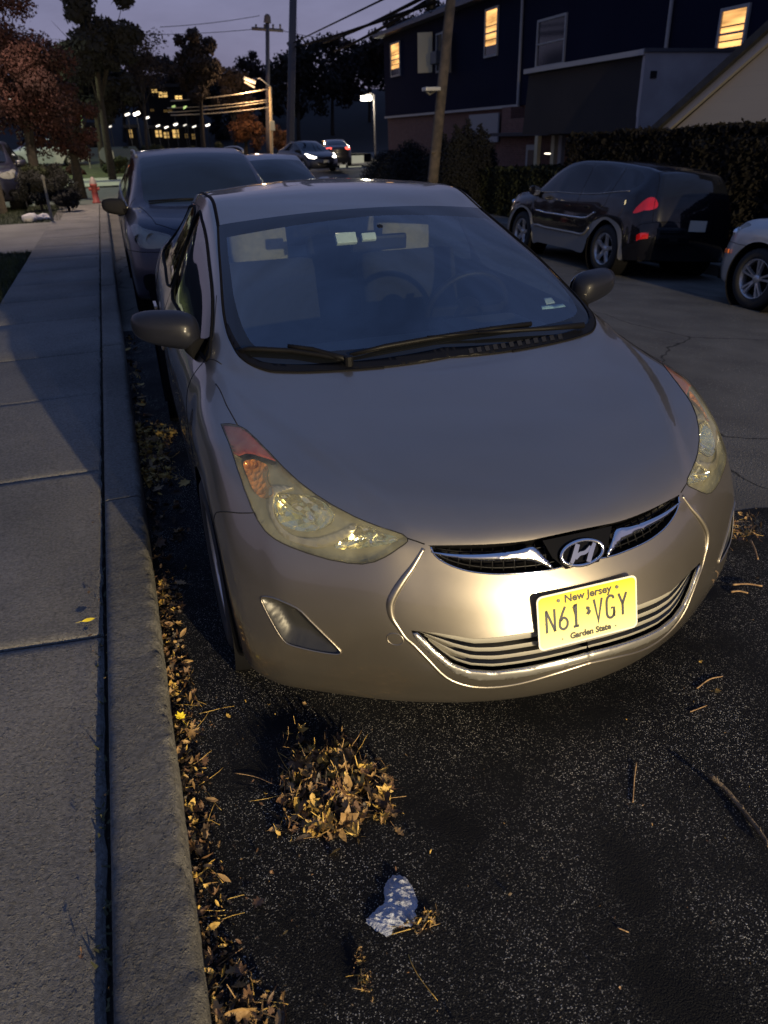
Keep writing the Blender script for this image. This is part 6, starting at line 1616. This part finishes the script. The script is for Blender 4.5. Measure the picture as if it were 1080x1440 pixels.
# wires: each cable a thing
wire_m = principled('black_cable', (.003, .003, .004), .9, 0, Specular_IOR_Level=.05); lit_wire = principled('cable_lamplight_tint', (.30, .26, .20), .5)  # second cable is a paler copy, lamp light put into its colour
def wire(label, pts, r, mat, sag=0):
    P_ = [Vector(p) for p in pts]; 
    if sag and len(P_) == 2:
        A, B = P_; P_ = [A.lerp(B, k / 12) - Vector((0, 0, sag * 4 * (k / 12) * (1 - k / 12))) for k in range(13)]
    o = MB().tube(P_, r, 6).build_raw('overhead_wire', mat); tag(o, label, 'wire', 'overhead wires')
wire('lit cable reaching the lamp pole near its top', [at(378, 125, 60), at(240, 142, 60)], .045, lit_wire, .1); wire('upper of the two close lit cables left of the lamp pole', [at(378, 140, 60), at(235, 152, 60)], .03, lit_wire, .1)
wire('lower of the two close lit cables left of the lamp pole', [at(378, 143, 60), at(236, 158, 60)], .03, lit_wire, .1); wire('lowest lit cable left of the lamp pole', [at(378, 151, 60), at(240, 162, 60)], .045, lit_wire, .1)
wire('thick upper black cable rising to the wooden pole', [at(455, 60, 46), at(630, -22, 18)], .05, wire_m, .1)
wire('thick middle black cable rising to the wooden pole', [at(470, 72, 46), at(622, -12, 18)], .05, wire_m, .1)
wire('lower black cable bundle rising to the wooden pole', [at(415, 66, 46), at(612, 3, 18)], .045, wire_m, .05)
wire('thin black wire above the cable bundle', [at(413, 60, 46), at(640, -50, 18)], .03, wire_m, .0)
wire('faint thin wire across the open sky', [at(0 + 225, 38, 62), at(365, 22, 62)], .02, wire_m, .1); wire('faint thin wire running right from the crossarm', [at(392, 42, 62), at(500, 60, 62)], .02, wire_m, .1)
wire('wire from the crossarm toward the far left', [at(358, 41, 62), at(150, 48, 70)], .02, wire_m, .15)
wire('wire leaving the wooden pole over the house', [at(640, -30, 18), at(900, -160, 11)], .02, wire_m, 0)

# ------------------------------------------------------------ far lights, buildings, cars
def lamp_on_pole(label, px, py, Y, w, h, col, s, group='parking lot lamps', cat='lamp', name='lot_lamp'):
    w *= .75; h *= .62; p = at(px, py, Y); r_ = empty(name, (p.x, Y, 0)); tag(r_, label, cat, group)
    MB().cyl((0, 0, 0), (0, 0, p.z - .05), .05, .04, 8).build('pole', groove, r_)
    k = MB().box((0, 0, p.z + h * .6), (w * 1.15, .3, h * .4)).build('head', groove, r_)
    MB().box((0, -.05, p.z), (w, .25, h), Matrix.Rotation(R(-18), 4, 'Y')).build('lens', emission('lens_%s' % '_'.join(str(int(c * 10)) for c in (*col, s)), col, s), k)
WH, OR, GR_ = (1, .93, .80), (1, .62, .20), (.75, 1, .35)
for a_ in [('left lamp of the bright three', 179, 161, 84, .65, .26, WH, 3), ('brightest lamp of the bright three, in the middle', 192, 160, 84, .8, .4, WH, 8), ('right lamp of the bright three', 206, 166, 84, .7, .26, WH, 3),
           ('first lamp of the low row above the orange windows', 222, 177, 84, .5, .2, WH, 3), ('second lamp of the low row', 234, 179, 84, .5, .2, WH, 3), ('third lamp of the low row, the highest', 247, 175, 84, .55, .25, WH, 3), ('fourth lamp of the low row, a dim one', 260, 176, 84, .45, .16, WH, 1.2), ('fifth lamp of the low row', 273, 178, 84, .5, .18, WH, 2), ('last lamp of the low row, set apart on the right', 292, 176, 84, .55, .25, WH, 3),
           ('small lamp in the reddish tree, upper', 72, 122, 84, .4, .2, WH, 1.6), ('small lamp at the far left edge', 14, 139, 84, .35, .2, WH, 1.0), ('lamp next to the small green street sign', 105, 172, 60, .4, .18, WH, 2.2), ('pair of dim lamps between sign and bright three', 155, 178, 84, .35, .18, WH, 1.6),
           ('greenish lamp right of the hillside windows', 260, 151, 84, .45, .26, GR_, 1.6), ('greenish lamp below the hillside windows', 244, 150, 84, .45, .3, GR_, .6)]: lamp_on_pole(*a_)
pl_ = at(515, 138, 58); r_ = empty('street_lamp', (pl_.x + .6, 58, 0)); tag(r_, 'bright white lamp glaring left of the blue house', 'street lamp')
MB().cyl((0, 0, 0), (0, 0, pl_.z + .2), .09, .07, 10).build('pole', dk, r_); MB().tube([(0, 0, pl_.z + .2), (-.3, 0, pl_.z + .3), (-.6, 0, pl_.z + .22)], .04, 6).build_raw('arm', dk, r_)
MB().box((-.6, 0, pl_.z), (.75, .4, .32), bevel=.05).build('lamp_lens', emission('bright_lens', (1, .95, .75), 14), r_)
# shop with orange lit windows
def block(label, name, px0, px1, pyt, Y, wall, wins, cat='building', z0=0):
    a, b = at(px0, pyt, Y), at(px1, pyt, Y); r_ = empty(name, ((a.x + b.x) / 2, Y, z0)); tag(r_, label, cat); O = Vector(r_.location)
    o = MB().box(((a.x + b.x) / 2, Y + 3, (a.z + z0) / 2), (b.x - a.x, 6, a.z - z0)).build('wall', wall, r_); o.location = -O
    o = MB().box(((a.x + b.x) / 2, Y + 3, a.z + .15), (b.x - a.x + .5, 6.5, .3)).build('roof', groove, r_); o.location = -O
    for (x, y, w, h, col, s) in wins:
        p = at(x, y, Y); k = MB().box((p.x, Y - .05, p.z), (w, .1, h)).build('window', emission('win_%s' % '_'.join(str(int(c * 10)) for c in (*col, s)), col, s), r_); k.location = -O
        q = MB().box((p.x, Y - .12, p.z), (.06, .06, h)).box((p.x, Y - .12, p.z), (w, .05, .06)).build('glazing_bar', groove, k)
dw_ = principled('dark_far_wall', (.004, .004, .005), .9, 0, Specular_IOR_Level=.1)
block('low far shop with a row of orange lit windows', 'far_shop', 212, 282, 181, 88, dw_, [(223, 188, .62, .62, OR, .8), (234, 190, .5, .55, OR, .7), (247, 188, .6, .75, OR, .9), (262, 191, .3, .4, OR, .12), (272, 192, .3, .5, OR, .2)])
block('small far shed with one orange doorway below the bright lamps', 'far_shed', 177, 192, 180, 88, dw_, [(184, 188, .3, .75, OR, .5)], z0=0)
block('hillside house with orange windows above the lot lamps', 'hillside_house', 205, 262, 123, 92, dw_, [(217, 128, .55, .3, OR, .8), (229, 133, .9, .5, OR, .9), (251, 137, .7, .3, OR, 1.6), (214, 155, .35, .2, OR, .12), (236, 156, .9, .2, OR, .1)])
block('pale far kiosk beside the green sign', 'far_kiosk', 120, 132, 178, 70, dw_, [(126, 185, .35, .5, (1, .9, .7), .25)])
# pale garage row right of the traffic
gw = emission('garage_door_glow', (.62, .60, .46), .5)  # pale door panels made to glow in place of light falling on them
g0, g1 = at(462, 218, 50), at(522, 218, 50); gr_ = empty('pale_garage', ((g0.x + g1.x) / 2, 50, 0)); tag(gr_, 'low pale garage with dark door gaps at the end of the street', 'building'); O = Vector(gr_.location)
o = MB().box(((g0.x + g1.x) / 2, 51.5, g0.z / 2), (g1.x - g0.x, 3, g0.z)).build('wall', dw_, gr_); o.location = -O
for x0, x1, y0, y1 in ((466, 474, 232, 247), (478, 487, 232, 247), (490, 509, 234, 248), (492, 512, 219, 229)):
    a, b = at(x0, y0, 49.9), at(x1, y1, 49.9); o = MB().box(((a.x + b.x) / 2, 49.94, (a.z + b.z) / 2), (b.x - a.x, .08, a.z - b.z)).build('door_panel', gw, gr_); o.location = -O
# traffic at the end of the street
hd = emission('headlight_glow', (1, .93, .82), 9); tl_ = emission('brake_light_glow', (1, .10, .07), 3)
darkcar = car_paint('dark_car_paint', (.03, .03, .035), .3, .3)
p = at(446, 244, 40); sedan('dark car with white headlights on at the end of the street', darkcar, (p.x, 38, 0), R(12), None, hd, name='approaching_car')
p = at(468, 240, 46); sedan('dark car with red brake lights on at the end of the street', darkcar, (p.x + .5, 48.5, 0), R(172), None, None, tl_, name='waiting_car')
p = at(112, 220, 47); sedan('white car with glowing tail light passing behind the left bushes', whitep, (-6.25, 47.3, .52), R(-82), None, None, emission('tail_glow', (1, .22, .06), 3.5), name='passing_car')
p = at(0, 280, 18); suv('dark car parked in the driveway at the left edge', navy, (p.x - .70, 20.6, .13), R(2), group=None, name='driveway_car')
# signs, hydrant, stones
p = at(150, 218, 40.4); r_ = empty('road_sign', (p.x, 40.4, .14)); tag(r_, 'octagonal sign seen from its grey back', 'sign')
MB().cyl((0, 0, 0), (0, 0, p.z + .2 - .14), .03, .03, 8).build('post', dim_metal, r_)
MB().prism([(.36 * math.cos(R(22.5 + 45 * k)), .36 * math.sin(R(22.5 + 45 * k))) for k in range(8)], -.01, .01, Matrix.Translation((0, -.05, p.z - .14)) @ Matrix.Rotation(R(90), 4, 'X')).build('plate', principled('sign_back_grey', (.16, .16, .16), .5, .3), r_)
p = at(113, 162, 45); r_ = empty('street_sign', (p.x, 45, .1)); tag(r_, 'slim post with a small green sign near the passing white car', 'sign')
MB().cyl((0, 0, 0), (0, 0, p.z - .3), .05, .05, 8).build('post', principled('sign_post_dim', (.12, .12, .10), .6), r_); MB().box((0, -.05, p.z - .15), (.18, .03, .42)).build('plate', principled('green_sign', (.14, .38, .20), .5), r_)
p = atg(137, 293, .0); p = at(137, 290, 22.1); r_ = empty('fire_hydrant', (p.x, 22.1, .15)); tag(r_, 'red fire hydrant with pale cap at the end of the sidewalk', 'hydrant')
rdm = principled('hydrant_red', (.22, .035, .03), .6)
MB().lathe([(.11, 0), (.11, .04), (.085, .05), (.08, .42), (.10, .44), (.10, .48), (.08, .5)], None, 20).build_raw('barrel', rdm, r_)
MB().lathe([(.09, .49), (.085, .56), (.05, .62), (.03, .66), (.001, .66)], None, 20).build_raw('cap', principled('hydrant_cap', (.25, .20, .19), .6), r_)
for s in (1, -1): MB().cyl((s * .07, 0, .36), (s * .14, 0, .36), .04, .04, 12).build('outlet', rdm, r_)
r5 = random.Random(4)
names = ['largest, on the left', 'second from the left', 'middle one, slightly flat', 'second from the right', 'smallest, on the right']
for i, (x, y, s) in enumerate([(44, 312, .13), (51, 310, .09), (56, 310, .08), (62, 308, .09), (67, 309, .06)]):
    p = atg(x, y, .13); bm = bmesh.new(); bmesh.ops.create_icosphere(bm, subdivisions=2, radius=1)
    for v in bm.verts: v.co = Vector((v.co.x * s * 1.4, v.co.y * s, v.co.z * s * .8)) * (1 + .2 * noise.noise(v.co * 1.7 + Vector((i, 0, 0))))
    me = bpy.data.meshes.new('white_stone'); bm.to_mesh(me); bm.free(); o = link_mesh('white_stone', me, principled('white_stone_mat', (.5, .48, .48), .8)); o.location = (p.x, p.y, .13 + s * .6); tag(o, 'white edging stone by the driveway, ' + names[i], 'stone', 'white edging stones')
p = atg(74, 312, .13); r_ = empty('yard_post', (p.x, p.y, .13)); tag(r_, 'thin pale post standing between the dark shrubs', 'post'); MB().cyl((0, 0, 0), (0, 0, .85), .03, .025, 8).build('shaft', principled('post_grey', (.16, .15, .12), .7), r_); MB().lathe([(.04, .85), (.045, .9), (.001, .94)], None, 10).build_raw('cap', principled('post_grey', (.16, .15, .12), .7), r_)
# ------------------------------------------------------------ dusk sky and lamps
w = bpy.data.worlds.new('World'); scene.world = w; w.use_nodes = True
nt = w.node_tree; L = nt.links.new; bg = nt.nodes['Background']
tc = N(nt, 'ShaderNodeTexCoord'); sp = N(nt, 'ShaderNodeSeparateXYZ'); L(tc.outputs['Generated'], sp.inputs[0])
cr = N(nt, 'ShaderNodeValToRGB'); L(sp.outputs['Z'], cr.inputs[0])
el = cr.color_ramp.elements
el[0].position = 0.0; el[0].color = (.235, .20, .30, 1); el[1].position = 1.0; el[1].color = (.085, .155, .38, 1)
e = el.new(.10); e.color = (.215, .21, .325, 1); e = el.new(.40); e.color = (.105, .145, .30, 1)
nz = N(nt, 'ShaderNodeTexNoise', i_Scale=2.2, i_Detail=6, i_Roughness=.6); mp = N(nt, 'ShaderNodeMapping'); mp.inputs['Scale'].default_value = (1, 1, 3.2); L(tc.outputs['Generated'], mp.inputs[0]); L(mp.outputs[0], nz.inputs['Vector'])
mr = N(nt, 'ShaderNodeMapRange'); mr.inputs['From Min'].default_value = .3; mr.inputs['From Max'].default_value = .7; mr.inputs['To Min'].default_value = .70; mr.inputs['To Max'].default_value = 1.25; L(nz.outputs[0], mr.inputs[0])
mu = N(nt, 'ShaderNodeMix', data_type='RGBA', blend_type='MULTIPLY'); mu.inputs[0].default_value = 1; L(cr.outputs[0], mu.inputs[6]); L(mr.outputs[0], mu.inputs[7]); L(mu.outputs[2], bg.inputs[0]); bg.inputs[1].default_value = 1.05
def point(name, loc, W, col, r=.12, parent=None):
    l = bpy.data.lights.new(name, 'POINT'); l.energy = W; l.color = col; l.shadow_soft_size = r; o = bpy.data.objects.new(name, l); COL.objects.link(o); o.location = loc; return o
def spot(name, loc, aim, W, col, ang, r=.1, blend=.3):
    l = bpy.data.lights.new(name, 'SPOT'); l.energy = W; l.color = col; l.shadow_soft_size = r; l.spot_size = R(ang); l.spot_blend = blend; o = bpy.data.objects.new(name, l); COL.objects.link(o); o.location = loc
    o.rotation_euler = (Vector(aim) - Vector(loc)).to_track_quat('-Z', 'Y').to_euler(); return o
def cobra(label, x, y, z, dx, W, col, ang=0):
    """street lamp beyond the frame that lights the scene"""
    r_ = empty('street_lamp', (x - dx, y, 0)); tag(r_, label, 'street lamp')
    MB().cyl((0, 0, 0), (0, 0, z + .1), .12, .09, 12).build('pole', pole_m, r_)
    MB().tube([(0, 0, z - .2), (dx * .5, 0, z + .3), (dx, 0, z + .25)], .04, 8).build_raw('arm', dim_metal, r_)
    MB().box((dx, 0, z + .26), (.6, .3, .14), bevel=.05).build('lamp_head', dim_metal, r_)
    MB().box((dx, 0, z + .16), (.45, .22, .05)).build('lamp_lens', emission('sodium_lens', col, 20), r_)
    if not W: return
    if ang: spot('street_lamp_light', (x, y, z), (x, y, 0), W, col, ang)
    else: point('street_lamp_light', (x, y, z), W, col)
cobra('street lamp behind the viewer lighting the front of the sedan', 5.2, -23.0, 4.3, -1.2, 0, (1, .80, .42))
spot('street_lamp_light', (5.2, -23.0, 4.3), (1.2, -8, -.6), 37000, (1, .79, .46), 62, .12, .6)
cobra('street lamp by the left sidewalk just above the picture', -2.7, 20.5, 6.4, .9, 2200, (1, .76, .55), 118)
for x_, tx in ((1.5, -1.25), (2.7, .15)): spot('headlight_beam', (x_, -11.5, .66), (tx, .4, -.25), 2500, (1, .84, .56), 15, .05, .55)
point('lamp_glow', at(515, 138, 57.5), 900, (1, .9, .65)); point('lamp_glow', at(351, 124, 59.4), 700, (1, .62, .32)); point('lamp_glow', at(192, 166, 82), 250, (1, .93, .8), .2)
p = at(20, 150, 36); cobra('street lamp hidden by the left trees lighting the far corner', -8.0, 37.0, 8.6, -1.0, 5200, (.95, 1, .55), 140)
scene.view_settings.view_transform = 'Standard'; scene.view_settings.look = 'None'; scene.view_settings.exposure = 0; scene.view_settings.gamma = 1
